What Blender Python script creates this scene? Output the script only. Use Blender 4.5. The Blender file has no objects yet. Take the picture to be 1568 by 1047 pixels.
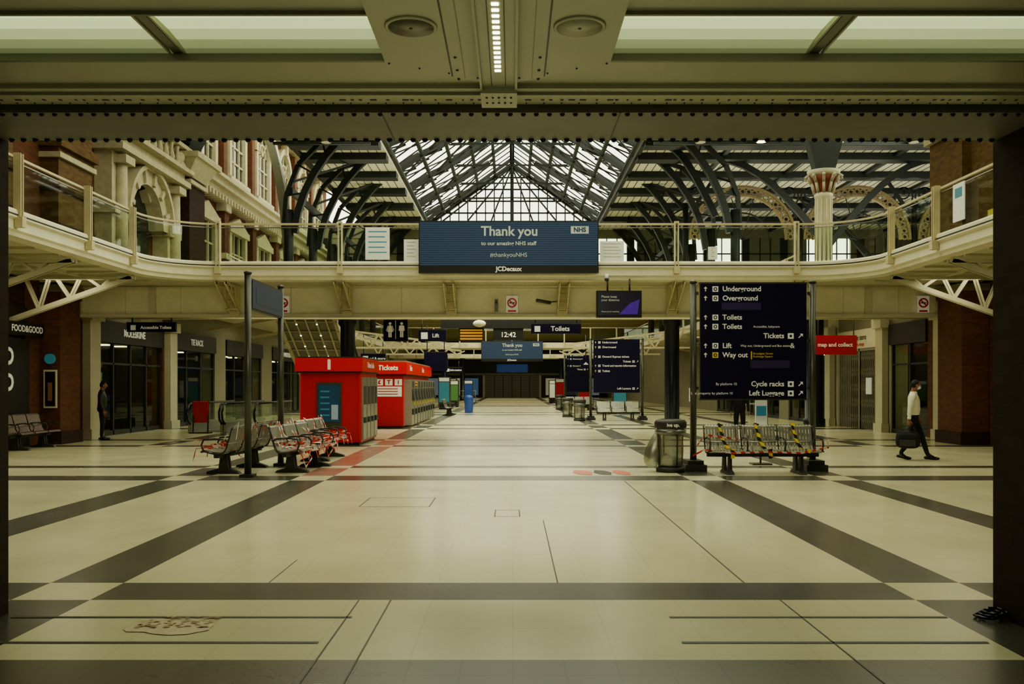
import bpy, bmesh, math, random
from mathutils import Vector, Matrix, Euler
random.seed(4)
R = math.radians
scene = bpy.context.scene
try: scene.view_settings.look = 'AgX - Medium High Contrast'
except Exception: pass

# ------------------------------------------------------------------ materials
def nodes_of(name):
    m = bpy.data.materials.new(name); m.use_nodes = True
    nt = m.node_tree
    return m, nt, nt.nodes, nt.links, nt.nodes['Principled BSDF']

def mk(name, col, rough=.5, metal=0., var=.15, scale=6., bump=0., emit=0., ecol=None, alpha=None, spec=None):
    m, nt, N, L, P = nodes_of(name)
    tc = N.new('ShaderNodeTexCoord'); nz = N.new('ShaderNodeTexNoise')
    nz.inputs['Scale'].default_value = scale; nz.inputs['Detail'].default_value = 5
    L.new(tc.outputs['Object'], nz.inputs['Vector'])
    mx = N.new('ShaderNodeMix'); mx.data_type = 'RGBA'
    mx.inputs[6].default_value = (*[c*(1-var) for c in col], 1)
    mx.inputs[7].default_value = (*[min(1, c*(1+var)) for c in col], 1)
    L.new(nz.outputs['Fac'], mx.inputs[0]); L.new(mx.outputs[2], P.inputs['Base Color'])
    P.inputs['Roughness'].default_value = rough; P.inputs['Metallic'].default_value = metal
    if spec is not None: P.inputs['Specular IOR Level'].default_value = spec
    if bump:
        b = N.new('ShaderNodeBump'); b.inputs['Strength'].default_value = bump
        b.inputs['Distance'].default_value = .02
        L.new(nz.outputs['Fac'], b.inputs['Height']); L.new(b.outputs[0], P.inputs['Normal'])
    if emit:
        P.inputs['Emission Color'].default_value = (*(ecol or col), 1)
        P.inputs['Emission Strength'].default_value = emit
    return m

def mk_glass(name, tint=(.82, .92, .8), gl=.14, rough=.03):
    m = bpy.data.materials.new(name); m.use_nodes = True
    nt = m.node_tree; N = nt.nodes; L = nt.links; N.clear()
    o = N.new('ShaderNodeOutputMaterial'); mx = N.new('ShaderNodeMixShader')
    t = N.new('ShaderNodeBsdfTransparent'); g = N.new('ShaderNodeBsdfGlossy')
    t.inputs[0].default_value = (*tint, 1); g.inputs['Roughness'].default_value = rough
    mx.inputs[0].default_value = gl
    L.new(t.outputs[0], mx.inputs[1]); L.new(g.outputs[0], mx.inputs[2]); L.new(mx.outputs[0], o.inputs[0])
    return m

def mk_brick(name, c1, c2, mortar, sc=4.3):
    m, nt, N, L, P = nodes_of(name)
    tc = N.new('ShaderNodeTexCoord'); sp = N.new('ShaderNodeSeparateXYZ'); ad = N.new('ShaderNodeMath')
    cb = N.new('ShaderNodeCombineXYZ'); br = N.new('ShaderNodeTexBrick')
    L.new(tc.outputs['Object'], sp.inputs[0]); L.new(sp.outputs[0], ad.inputs[0]); L.new(sp.outputs[1], ad.inputs[1])
    L.new(ad.outputs[0], cb.inputs[0]); L.new(sp.outputs[2], cb.inputs[1]); L.new(cb.outputs[0], br.inputs['Vector'])
    br.inputs['Scale'].default_value = sc
    br.inputs['Color1'].default_value = (*c1, 1); br.inputs['Color2'].default_value = (*c2, 1)
    br.inputs['Mortar'].default_value = (*mortar, 1); br.inputs['Mortar Size'].default_value = .012
    br.inputs['Brick Width'].default_value = .95; br.inputs['Row Height'].default_value = .32
    L.new(br.outputs['Color'], P.inputs['Base Color']); P.inputs['Roughness'].default_value = .85
    b = N.new('ShaderNodeBump'); b.inputs['Strength'].default_value = .4; b.inputs['Distance'].default_value = .01; b.invert = True
    L.new(br.outputs['Fac'], b.inputs['Height']); L.new(b.outputs[0], P.inputs['Normal'])
    return m

def mk_tile(name, col, joint, rough=.2, tile=.61, var=.08, jw=.010, jf=.10):
    m, nt, N, L, P = nodes_of(name)
    tc = N.new('ShaderNodeTexCoord'); sp = N.new('ShaderNodeSeparateXYZ')
    L.new(tc.outputs['Object'], sp.inputs[0])
    def line(sock):
        d = N.new('ShaderNodeMath'); d.operation = 'DIVIDE'; d.inputs[1].default_value = tile
        f = N.new('ShaderNodeMath'); f.operation = 'FRACT'
        c = N.new('ShaderNodeMath'); c.operation = 'LESS_THAN'; c.inputs[1].default_value = jw/tile
        L.new(sock, d.inputs[0]); L.new(d.outputs[0], f.inputs[0]); L.new(f.outputs[0], c.inputs[0]); return c.outputs[0]
    mxm = N.new('ShaderNodeMath'); mxm.operation = 'MAXIMUM'
    L.new(line(sp.outputs[0]), mxm.inputs[0]); L.new(line(sp.outputs[1]), mxm.inputs[1])
    n1 = N.new('ShaderNodeTexNoise'); n1.inputs['Scale'].default_value = .9; n1.inputs['Detail'].default_value = 8
    n2 = N.new('ShaderNodeTexNoise'); n2.inputs['Scale'].default_value = 90; n2.inputs['Detail'].default_value = 2
    L.new(tc.outputs['Object'], n1.inputs[0]); L.new(tc.outputs['Object'], n2.inputs[0])
    av = N.new('ShaderNodeMath'); av.operation = 'MULTIPLY_ADD'; av.inputs[1].default_value = .5
    h = N.new('ShaderNodeMath'); h.operation = 'MULTIPLY'; h.inputs[1].default_value = .5
    L.new(n2.outputs['Fac'], h.inputs[0]); L.new(n1.outputs['Fac'], av.inputs[0]); L.new(h.outputs[0], av.inputs[2])
    mx = N.new('ShaderNodeMix'); mx.data_type = 'RGBA'
    mx.inputs[6].default_value = (*[c*(1-2*var) for c in col], 1); mx.inputs[7].default_value = (*[c*(1+2*var) for c in col], 1)
    L.new(av.outputs[0], mx.inputs[0])
    m2 = N.new('ShaderNodeMix'); m2.data_type = 'RGBA'; m2.inputs[7].default_value = (*joint, 1)
    fj = N.new('ShaderNodeMath'); fj.operation = 'MULTIPLY'; fj.inputs[1].default_value = jf
    L.new(mxm.outputs[0], fj.inputs[0]); L.new(fj.outputs[0], m2.inputs[0]); L.new(mx.outputs[2], m2.inputs[6])
    L.new(m2.outputs[2], P.inputs['Base Color'])
    mr = N.new('ShaderNodeMapRange'); mr.inputs[3].default_value = rough*.75; mr.inputs[4].default_value = rough*1.5
    L.new(n1.outputs['Fac'], mr.inputs[0]); L.new(mr.outputs[0], P.inputs['Roughness'])
    P.inputs['Specular IOR Level'].default_value = .5
    return m

def mk_stripe(name, ca, cb, scale=2.2, vec=(1, 1, 1), emit=0):
    m, nt, N, L, P = nodes_of(name)
    tc = N.new('ShaderNodeTexCoord'); d = N.new('ShaderNodeVectorMath'); d.operation = 'DOT_PRODUCT'
    d.inputs[1].default_value = vec
    s = N.new('ShaderNodeMath'); s.operation = 'MULTIPLY'; s.inputs[1].default_value = scale
    f = N.new('ShaderNodeMath'); f.operation = 'FRACT'; c = N.new('ShaderNodeMath'); c.operation = 'LESS_THAN'; c.inputs[1].default_value = .5
    L.new(tc.outputs['Object'], d.inputs[0]); L.new(d.outputs['Value'], s.inputs[0]); L.new(s.outputs[0], f.inputs[0]); L.new(f.outputs[0], c.inputs[0])
    mx = N.new('ShaderNodeMix'); mx.data_type = 'RGBA'; mx.inputs[6].default_value = (*ca, 1); mx.inputs[7].default_value = (*cb, 1)
    L.new(c.outputs[0], mx.inputs[0]); L.new(mx.outputs[2], P.inputs['Base Color']); P.inputs['Roughness'].default_value = .45
    if emit:
        L.new(mx.outputs[2], P.inputs['Emission Color']); P.inputs['Emission Strength'].default_value = emit
    return m

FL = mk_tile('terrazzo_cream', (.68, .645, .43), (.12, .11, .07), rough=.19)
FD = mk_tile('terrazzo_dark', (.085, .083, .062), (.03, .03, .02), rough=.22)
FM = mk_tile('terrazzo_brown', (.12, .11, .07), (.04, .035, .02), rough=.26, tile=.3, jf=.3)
FR = mk_tile('terrazzo_red', (.38, .18, .13), (.1, .05, .04), rough=.22)
LINE = mk('joint_strip', (.05, .045, .03), .5)
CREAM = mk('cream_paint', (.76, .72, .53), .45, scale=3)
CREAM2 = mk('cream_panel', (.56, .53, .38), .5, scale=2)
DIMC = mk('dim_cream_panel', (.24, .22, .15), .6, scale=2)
POSTM = mk('cream_steel_post', (.58, .51, .32), .45)
CEILM = mk('ceiling_metal', (.46, .46, .33), .42, metal=.1, scale=1.5, bump=.05)
CEILD = mk('ceiling_metal_dark', (.20, .20, .14), .4, metal=.2, scale=2)
GIRD = mk('girder_grey', (.19, .185, .15), .5, metal=.1, scale=2.2, var=.3, bump=.1)
BLACK = mk('black_paint', (.010, .010, .010), .45)
DARKST = mk('dark_steel', (.014, .019, .016), .5)
NAVY = mk('navy_sign', (.012, .010, .036), .4, spec=.15)
NAVY2 = mk('navy_column', (.008, .014, .026), .3)
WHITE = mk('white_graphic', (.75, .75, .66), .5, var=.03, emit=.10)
YELL = mk('yellow_graphic', (.8, .62, .1), .5)
REDP = mk('red_paint', (.56, .008, .006), .35, var=.08)
REDD = mk('red_fascia', (.64, .010, .008), .35, var=.05, emit=.04, ecol=(.9, .01, .01))
SILV = mk('brushed_steel', (.42, .42, .36), .34, metal=.75, scale=14)
SEATD = mk('dark_seat_steel', (.22, .16, .13), .4, metal=.4, scale=14)
GREYP = mk('grey_post', (.10, .10, .08), .35, metal=.5)
GREYD = mk('grey_dark', (.04, .04, .034), .5)
STONE = mk('white_stone', (.54, .49, .33), .8, scale=5, var=.3, bump=.3)
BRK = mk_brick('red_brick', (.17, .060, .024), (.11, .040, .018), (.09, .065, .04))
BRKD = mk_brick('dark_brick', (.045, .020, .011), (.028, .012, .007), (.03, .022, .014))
BRKO = mk_brick('ochre_brick', (.19, .11, .04), (.12, .065, .025), (.12, .09, .05))
GLASS = mk_glass('rail_glass', (.80, .90, .76), .11)
WGLASS = mk('window_glass', (.02, .025, .022), .06, var=.3, spec=.8)
SLAT = mk('roof_boards', (.70, .69, .52), .6, var=.2)
def diff(i, e): return mk('diffuser_falloff_%d' % i, (.5, .55, .32), .4, emit=e, ecol=(.78, .92, .46), var=.02)
FALLOFF_STRIPS = [diff(i, e) for i, e in enumerate((.80, .92, .70, .42, .20, .10))]  # light falloff across each trough, set strip by strip as emission
LED = mk('led_lamp', (1, 1, .8), .4, emit=5, ecol=(1, 1, .72))
WARML = mk('warm_lamp', (1, .8, .4), .4, emit=5, ecol=(1, .82, .40))
SCREENB = mk_stripe('led_screen', (.024, .050, .096), (.012, .024, .050), 17, (0, 0, 1), emit=.45)
SCTXT = mk('screen_text', (.40, .42, .33), .5, emit=.22, ecol=(.58, .65, .52))
SCRC = mk('tv_screen', (.006, .006, .012), .3, emit=.02, ecol=(.1, .05, .3), scale=2)
PURP = mk('tv_glow', (.05, .01, .2), .4, emit=.22, ecol=(.10, .02, .42), var=.5)
TEAL = mk('teal_screen', (.04, .16, .18), .4, emit=.18, ecol=(.08, .35, .42))
ORNG = mk_stripe('departure_leds', (.35, .15, .01), (.03, .012, .0), 9, (0, 0, 1), emit=1.0)
GREENS = mk('green_panel', (.1, .25, .08), .4, emit=.1)
BLUES = mk('blue_panel', (.03, .08, .28), .4, emit=.2)
HAZ = mk_stripe('hazard_tape', (.8, .62, .03), (.01, .01, .01), 6, (.4, .4, 1))
RWT = mk_stripe('barrier_tape', (.62, .05, .04), (.66, .60, .52), 6, (1, 1, .5))
BAG = mk_glass('clear_bag', (.66, .68, .60), .28, .35)
BAGW = mk('white_bag', (.5, .5, .42), .4, bump=.6, scale=12)
GOLD = mk('gilt_ornament', (.30, .23, .12), .5, var=.5, scale=10)
RUST = mk('rust_stain', (.64, .54, .37), .4, var=.3, scale=14)
RUST2 = mk('rust_speck', (.40, .25, .13), .4, var=.4, scale=14)
STICK = mk('sticker_red', (.6, .12, .06), .4)
SKIN = mk('skin', (.30, .15, .085), .55)
SHIRT = mk('shirt_white', (.78, .75, .60), .8, scale=14, bump=.3)
TROUS = mk('trousers_black', (.012, .012, .014), .8)
HAIR = mk('hair_black', (.008, .007, .006), .6)
SHOE = mk('shoe_black', (.01, .01, .01), .3)
MASKM = mk('face_mask', (.75, .78, .78), .8)
WOODD = mk('shop_dark', (.018, .016, .012), .5)
SHUT = mk_stripe('roller_shutter', (.24, .23, .16), (.13, .12, .09), 8, (0, 0, 1))
GATE = mk('gate_metal', (.42, .41, .32), .4, metal=.5)

# ------------------------------------------------------------------ builder
class B:
    def __init__(s, name): s.name = name; s.bm = bmesh.new(); s.mats = []
    def mi(s, m):
        if m not in s.mats: s.mats.append(m)
        return s.mats.index(m)
    def _f(s, vs, m, smooth=False):
        i = s.mi(m); fs = set()
        for v in vs: fs.update(v.link_faces)
        for f in fs:
            f.material_index = i
            if smooth and len(f.verts) <= 4: f.smooth = True
    def box(s, x0, x1, y0, y1, z0, z1, m):
        M = Matrix.Translation(((x0+x1)/2, (y0+y1)/2, (z0+z1)/2)) @ Matrix.Diagonal((abs(x1-x0), abs(y1-y0), abs(z1-z0), 1))
        s._f(bmesh.ops.create_cube(s.bm, size=1, matrix=M)['verts'], m); return s
    def obox(s, c, size, rot, m):
        M = Matrix.Translation(c) @ Euler(rot).to_matrix().to_4x4() @ Matrix.Diagonal((*size, 1))
        s._f(bmesh.ops.create_cube(s.bm, size=1, matrix=M)['verts'], m); return s
    def beam(s, p0, p1, w, h, m):
        p0 = Vector(p0); p1 = Vector(p1); d = p1-p0
        if d.length < 1e-6: return s
        q = d.to_track_quat('Y', 'Z').to_matrix().to_4x4()
        M = Matrix.Translation((p0+p1)/2) @ q @ Matrix.Diagonal((w, d.length, h, 1))
        s._f(bmesh.ops.create_cube(s.bm, size=1, matrix=M)['verts'], m); return s
    def cyl(s, p0, p1, r0, m, r1=None, seg=12):
        p0 = Vector(p0); p1 = Vector(p1); d = p1-p0
        if d.length < 1e-6: return s
        M = Matrix.Translation((p0+p1)/2) @ d.to_track_quat('Z', 'Y').to_matrix().to_4x4()
        s._f(bmesh.ops.create_cone(s.bm, cap_ends=True, segments=seg, radius1=r0, radius2=r0 if r1 is None else r1, depth=d.length, matrix=M)['verts'], m, True); return s
    def tube(s, pts, r, m, seg=8):
        for a, b in zip(pts[:-1], pts[1:]): s.cyl(a, b, r, m, seg=seg)
        for p in pts[1:-1]: s.sph(p, (r, r, r), m, 8, 5)
        return s
    def sph(s, c, rad, m, u=16, v=10, rot=(0, 0, 0), fn=None):
        M = Matrix.Translation(c) @ Euler(rot).to_matrix().to_4x4() @ Matrix.Diagonal((*rad, 1))
        vs = bmesh.ops.create_uvsphere(s.bm, u_segments=u, v_segments=v, radius=1)['verts']
        if fn:
            for w in vs: w.co = fn(w.co.copy())
        for w in vs: w.co = M @ w.co
        s._f(vs, m, True); return s
    def poly(s, pts, m):
        f = s.bm.faces.new([s.bm.verts.new(p) for p in pts]); f.material_index = s.mi(m); return s
    def prism(s, pts, off, m):
        off = Vector(off); a = [s.bm.verts.new(p) for p in pts]; b = [s.bm.verts.new(Vector(p)+off) for p in pts]
        i = s.mi(m); n = len(pts); fs = [s.bm.faces.new(a), s.bm.faces.new(b[::-1])]
        for k in range(n): fs.append(s.bm.faces.new((a[k], b[k], b[(k+1) % n], a[(k+1) % n])))
        for f in fs: f.material_index = i
        return s
    def lathe(s, prof, c, m, seg=20):
        c = Vector(c); i = s.mi(m); rings = []
        for r, z in prof:
            rings.append([s.bm.verts.new(c+Vector((r*math.cos(2*math.pi*k/seg), r*math.sin(2*math.pi*k/seg), z))) for k in range(seg)])
        for a, b in zip(rings[:-1], rings[1:]):
            for k in range(seg):
                f = s.bm.faces.new((a[k], a[(k+1) % seg], b[(k+1) % seg], b[k])); f.material_index = i; f.smooth = True
        for rg, rv in ((rings[0], True), (rings[-1], False)):
            f = s.bm.faces.new(rg[::-1] if rv else rg); f.material_index = i
        return s
    def sweep(s, frames, prof, m):
        i = s.mi(m); rows = []
        for p, n in frames: rows.append([s.bm.verts.new((p[0]+n[0]*o, p[1]+n[1]*o, z)) for o, z in prof])
        for a, b in zip(rows[:-1], rows[1:]):
            for k in range(len(prof)-1):
                f = s.bm.faces.new((a[k], b[k], b[k+1], a[k+1])); f.material_index = i
        return s
    def arch(s, c, ax, r0, r1, th, m, a0=0, a1=180, n=16, zs=1.):
        c = Vector(c); ax = Vector(ax); up = Vector((0, 0, 1)); pr = ax.cross(up)*th; i = s.mi(m)
        prev = None
        for k in range(n+1):
            a = R(a0+(a1-a0)*k/n); d = ax*math.cos(a)+up*math.sin(a)*zs
            q = [s.bm.verts.new(c+d*r0-pr/2), s.bm.verts.new(c+d*r1-pr/2), s.bm.verts.new(c+d*r1+pr/2), s.bm.verts.new(c+d*r0+pr/2)]
            if prev:
                for j in range(4):
                    f = s.bm.faces.new((prev[j], prev[(j+1) % 4], q[(j+1) % 4], q[j])); f.material_index = i
            prev = q
        return s
    def ribbon(s, pts, w, m, up=(0, 0, 1)):
        i = s.mi(m); up = Vector(up)*w/2; pv = None
        for p in pts:
            p = Vector(p); q = (s.bm.verts.new(p-up), s.bm.verts.new(p+up))
            if pv:
                f = s.bm.faces.new((pv[0], q[0], q[1], pv[1])); f.material_index = i
            pv = q
        return s
    def text(s, body, size, c, m, face='-Y', align='CENTER', ext=.002, bold=.0):
        cu = bpy.data.curves.new('t', 'FONT'); cu.body = body; cu.size = size; cu.align_x = align; cu.align_y = 'CENTER'
        cu.extrude = ext; cu.offset = bold; cu.resolution_u = 3
        o = bpy.data.objects.new('t', cu); scene.collection.objects.link(o)
        bpy.context.view_layer.update()
        dg = bpy.context.evaluated_depsgraph_get(); me = bpy.data.meshes.new_from_object(o.evaluated_get(dg))
        rz = {'-Y': 0, '+X': 90, '-X': -90, '+Y': 180}[face]
        me.transform(Matrix.Translation(c) @ Matrix.Rotation(R(rz), 4, 'Z') @ Matrix.Rotation(R(90), 4, 'X'))
        s.addmesh(me, m); bpy.data.objects.remove(o); bpy.data.curves.remove(cu); return s
    def addmesh(s, me, m=None, mats=None, smooth=False):
        n0 = len(s.bm.faces); s.bm.from_mesh(me); s.bm.faces.ensure_lookup_table()
        for f in s.bm.faces[n0:]:
            f.material_index = s.mi(m) if mats is None else s.mi(mats[f.material_index])
            if smooth: f.smooth = True
        bpy.data.meshes.remove(me); return s
    def done(s, loc=None, rotz=0, bevel=0, origin=True):
        me = bpy.data.meshes.new(s.name)
        if loc is None:
            if origin and len(s.bm.verts):
                xs = [v.co for v in s.bm.verts]
                c = Vector(((min(v.x for v in xs)+max(v.x for v in xs))/2, (min(v.y for v in xs)+max(v.y for v in xs))/2, min(v.z for v in xs)))
                bmesh.ops.translate(s.bm, verts=s.bm.verts, vec=-c)
            else: c = Vector((0, 0, 0))
        else: c = Vector(loc)
        bmesh.ops.recalc_face_normals(s.bm, faces=s.bm.faces)
        s.bm.to_mesh(me); s.bm.free()
        for m in s.mats: me.materials.append(m)
        o = bpy.data.objects.new(s.name, me); scene.collection.objects.link(o)
        o.location = c; o.rotation_euler = (0, 0, rotz)
        if bevel:
            b = o.modifiers.new('bevel', 'BEVEL'); b.width = bevel; b.segments = 2; b.limit_method = 'ANGLE'
        return o

def lamp(name, kind, loc, power, col=(1, .95, .75), size=1, sy=None, rot=(0, 0, 0)):
    l = bpy.data.lights.new(name, kind); l.energy = power; l.color = col
    if kind == 'AREA':
        l.size = size
        if sy: l.shape = 'RECTANGLE'; l.size_y = sy
    else: l.shadow_soft_size = size
    o = bpy.data.objects.new(name, l); scene.collection.objects.link(o); o.location = loc; o.rotation_euler = rot
    return o

# ------------------------------------------------------------------ floor
def floor():
    TB = [(6.91, 7.51), (15.6, 16.4), (17.95, 18.45), (24.2, 24.8), (26.9, 27.5), (33.8, 34.8), (37, 38), (50, 51.3), (54, 55.3), (70, 72), (90, 92)]
    LB = [(-6.05, -5.4), (-3.79, -3.19), (3.05, 3.67), (5.43, 5.95), (-9.9, -9.3), (9.3, 9.9)]
    ys = sorted({-5, 5.4, 125.0, *[v for t in TB for v in t]})
    xs = sorted({-16, 16, *[v for t in LB for v in t]})
    b = B('floor')
    for x0, x1 in zip(xs[:-1], xs[1:]):
        for y0, y1 in zip(ys[:-1], ys[1:]):
            cx = (x0+x1)/2; cy = (y0+y1)/2
            t = any(a < cy < c for a, c in TB); l = any(a < cx < c for a, c in LB)
            if abs(cx) > 8 and cy > 16 and cy < 24: l = False
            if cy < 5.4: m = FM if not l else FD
            elif t and l: m = FL
            elif t or l:
                m = FD
                if l and -3.8 < cx < -3.1 and 16.4 < cy < 27: m = FR
            else: m = FL
            b.poly([(x0, y0, 0), (x1, y0, 0), (x1, y1, 0), (x0, y1, 0)], m)
    bmesh.ops.remove_doubles(b.bm, verts=b.bm.verts, dist=.0001)
    b.done(origin=False)
    b = B('floor_inlay_strips')
    def ln(x0, x1, y0, y1, m=LINE, z=.003): b.poly([(x0, y0, z), (x1, y0, z), (x1, y1, z), (x0, y1, z)], m)
    for y, (a, c) in ((6.39, (-3.5, -1.12)), (5.76, (-3.25, -1.22)), (6.39, (1.1, 3.04)), (5.76, (1.07, 3.0))): ln(a, c, y-.02, y+.02)
    ln(1.90, 1.912, 7.51, 15.6); ln(.37, .38, 7.51, 11); ln(-.92, -.91, 4, 6.91); ln(-1.16, -1.15, 4, 6.91); ln(2.02, 2.03, 4, 6.91)
    ln(-2.0, -1.993, 7.51, 8.5)
    for (x0, x1, y0, y1) in ((-2.05, -1.1, 12.2, 13.2), (-.22, .1, 11.3, 11.9)):
        for q in ((x0, x1, y0, y0+.015), (x0, x1, y1-.015, y1), (x0, x0+.012, y0, y1), (x1-.012, x1, y0, y1)): ln(*q)
    b.done()
    b = B('floor_stain')
    rnd = random.Random(3)
    def blob(cx, cy, rx, ry, z, m, n=18): b.poly([(cx+rx*(1+rnd.uniform(-.22, .22))*math.cos(2*math.pi*k/n), cy+ry*(1+rnd.uniform(-.22, .22))*math.sin(2*math.pi*k/n), z) for k in range(n)], m)
    blob(-2.28, 6.12, .30, .17, .004, RUST)
    for i in range(60): blob(-2.28+rnd.uniform(-.26, .26), 6.22+rnd.uniform(-.12, .16), rnd.uniform(.008, .03), rnd.uniform(.006, .018), .006+.0001*i, RUST2, 8)
    b.done()
    b = B('floor_sticker')
    for x0, x1, m in ((1.13, 1.5, STICK), (1.52, 1.85, GREYD), (1.87, 2.2, STICK)):
        b.poly([(x0+.1, 16.6, .004), (x1-.05, 16.55, .004), (x1, 17.0, .004), (x1-.1, 17.4, .004), (x0+.05, 17.45, .004), (x0, 17.0, .004)], m)
    b.done()
floor()

# ------------------------------------------------------------------ near vestibule + portal
def vestibule():
    b = B('ceiling')
    b.box(-6, 6, -5, 4.46, 3.44, 3.5, CEILM)
    b.box(-6, 6, 5.04, 5.58, 3.43, 3.5, CEILM)
    b.box(-.70, .53, 4.46, 5.04, 3.44, 3.5, CEILM)
    b.box(-1.86, -1.81, 4.46, 5.04, 3.445, 3.5, CEILD); b.box(1.635, 1.685, 4.46, 5.04, 3.445, 3.5, CEILD)
    b.box(-6, 6, 5.50, 5.56, 3.405, 3.43, CEILM)
    b.box(-6, 6, 5.58, 5.76, 3.39, 3.42, CEILM)
    b.box(-6, 6, 4.4, 5.1, 3.62, 3.66, CEILD)
    b.box(-6, 6, 5.76, 5.8, 3.42, 3.9, BLACK)
    b.box(-6, 6, 5.015, 5.04, 3.40, 3.44, CEILD); b.box(-6, -.7, 4.44, 4.46, 3.42, 3.44, CEILD); b.box(.53, 6, 4.44, 4.46, 3.42, 3.44, CEILD)
    for sx in (-1, 1):
        def X(v): return -.078+sx*v
        b.prism([(X(.10), 2.6, 3.395), (X(.62), 2.6, 3.395), (X(.62), 5.06, 3.395), (X(.10), 5.36, 3.395)][::sx], (0, 0, .045), CEILM)
        b.box(X(.26), X(.268), 2.6, 5.25, 3.392, 3.396, BLACK)
        b.box(X(.19), X(.194), 2.6, 5.28, 3.392, 3.396, CEILD)
        for yy in (4.95, 5.15, 5.3): b.cyl((X(.23), yy, 3.39), (X(.23), yy, 3.4), .008, BLACK, seg=8)
        for q in range(4): b.cyl((X(.60-.16*q), 5.04+.08*q, 3.39), (X(.60-.16*q), 5.04+.08*q, 3.4), .006, BLACK, seg=6)
    x = -4.2
    while x < 4.2:
        w = random.choice((.012, .02, .04)); b.box(x, x+w, 5.66, 5.68, 3.387, 3.392, BLACK); x += random.choice((.05, .07, .1))
    x = -4.2
    while x < 4.2: b.cyl((x, 5.73, 3.384), (x, 5.73, 3.392), .005, BLACK, seg=6); x += .11
    b.done(origin=False)
    b = B('light_tray')
    b.box(-.185, -.172, 2.5, 5.62, 3.34, 3.42, CEILM); b.box(.016, .03, 2.5, 5.62, 3.34, 3.42, CEILM)
    b.box(-.172, .016, 2.5, 5.62, 3.36, 3.44, CEILM)
    b.box(-.12, -.115, 2.5, 5.3, 3.357, 3.361, BLACK); b.box(-.04, -.035, 2.5, 5.3, 3.357, 3.361, BLACK)
    y = 3.0
    while y < 5.1: b.box(-.095, -.061, y, y+.030, 3.357, 3.361, LED); y += .068
    b.box(-.185, .03, 5.34, 5.62, 3.325, 3.37, CEILM)
    for i in range(5): b.cyl((-.15+.036*i, 5.42, 3.32), (-.15+.036*i, 5.42, 3.327), .007, BLACK, seg=8); b.cyl((-.15+.036*i, 5.52, 3.32), (-.15+.036*i, 5.52, 3.327), .007, BLACK, seg=8)
    b.done()
    for x, m in ((-.50, CEILD), (.335, CEILM)):
        b = B('ceiling_speaker')
        b.lathe([(.13, 3.395), (.13, 3.388), (.125, 3.386), (.112, 3.385), (.112, 3.39)], (x, 4.52, 0), CEILM, 32)
        b.lathe([(.11, 3.392), (.11, 3.384), (.02, 3.383)], (x, 4.52, 0), m, 32); b.cyl((x, 4.52, 3.380), (x, 4.52, 3.388), .008, BLACK)
        b.done()
    for x0, x1 in ((-5.9, -1.87), (-1.80, -.70), (.53, 1.625), (1.695, 5.9)):
        b = B('fluorescent_light_trough')
        pts = [(4.46, 3.44), (4.50, 3.455), (4.6, 3.468), (4.75, 3.472), (4.88, 3.466), (4.98, 3.455), (5.04, 3.44)]
        for i, (p, q) in enumerate(zip(pts[:-1], pts[1:])):
            b.poly([(x0, p[0], p[1]), (x1, p[0], p[1]), (x1, q[0], q[1]), (x0, q[0], q[1])], FALLOFF_STRIPS[i])
        for x in (x0, x1): b.prism([(x, p[0], p[1]) for p in pts], (.012*(1 if x == x0 else -1), 0, 0), CEILM)
        b.done()
    b = B('portal_girder')
    b.box(-3.9, 3.9, 5.80, 6.46, 3.35, 3.40, GIRD); b.box(-3.9, 3.9, 6.0, 6.3, 3.4, 4.6, DARKST)
    for x in (-.83, .69): b.box(x-.004, x+.004, 5.8, 6.46, 3.347, 3.352, BLACK)
    x = -3.6
    while x < 3.5:
        b.sph((x, 6.43, 3.347), (.02, .02, .02), BLACK, 8, 6); b.sph((x+.02, 5.83, 3.347), (.016, .016, .014), BLACK, 8, 6); x += .083
    b.done()
    b = B('wall_portal')
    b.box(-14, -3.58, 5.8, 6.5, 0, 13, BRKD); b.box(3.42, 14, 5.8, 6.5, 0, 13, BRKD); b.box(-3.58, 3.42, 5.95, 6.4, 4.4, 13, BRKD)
    b.done()
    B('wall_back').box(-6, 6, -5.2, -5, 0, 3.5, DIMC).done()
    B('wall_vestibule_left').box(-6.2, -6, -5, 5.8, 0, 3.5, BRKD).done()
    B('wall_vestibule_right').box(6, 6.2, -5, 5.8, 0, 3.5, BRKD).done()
    b = B('coiled_cable')
    pts = [(3.28+.07*math.cos(t*.9)+.004*t, 6.35+.09*math.sin(t*.9), .012+.002*t) for t in range(24)]
    b.tube(pts, .009, BLACK, 6).done()
    b = B('hall_roof_shade')  # unseen roof parts, added and sized to dim hall sides and near floor
    b.box(-13.6, -7.2, 6.5, 36.5, 13.0, 13.2, SLAT); b.box(7.2, 13.6, 6.5, 36.5, 13.0, 13.2, SLAT); b.box(-7.2, 7.2, 6.5, 12.5, 13.0, 13.2, SLAT)
    for y in range(14, 37, 3): b.box(-7.2, 7.2, y-.06, y+.06, 13.0, 13.25, DARKST)
    for x in (-3.6, 0, 3.6): b.box(x-.05, x+.05, 12.5, 36.5, 13.0, 13.2, DARKST)
    b.done()
vestibule()

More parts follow.
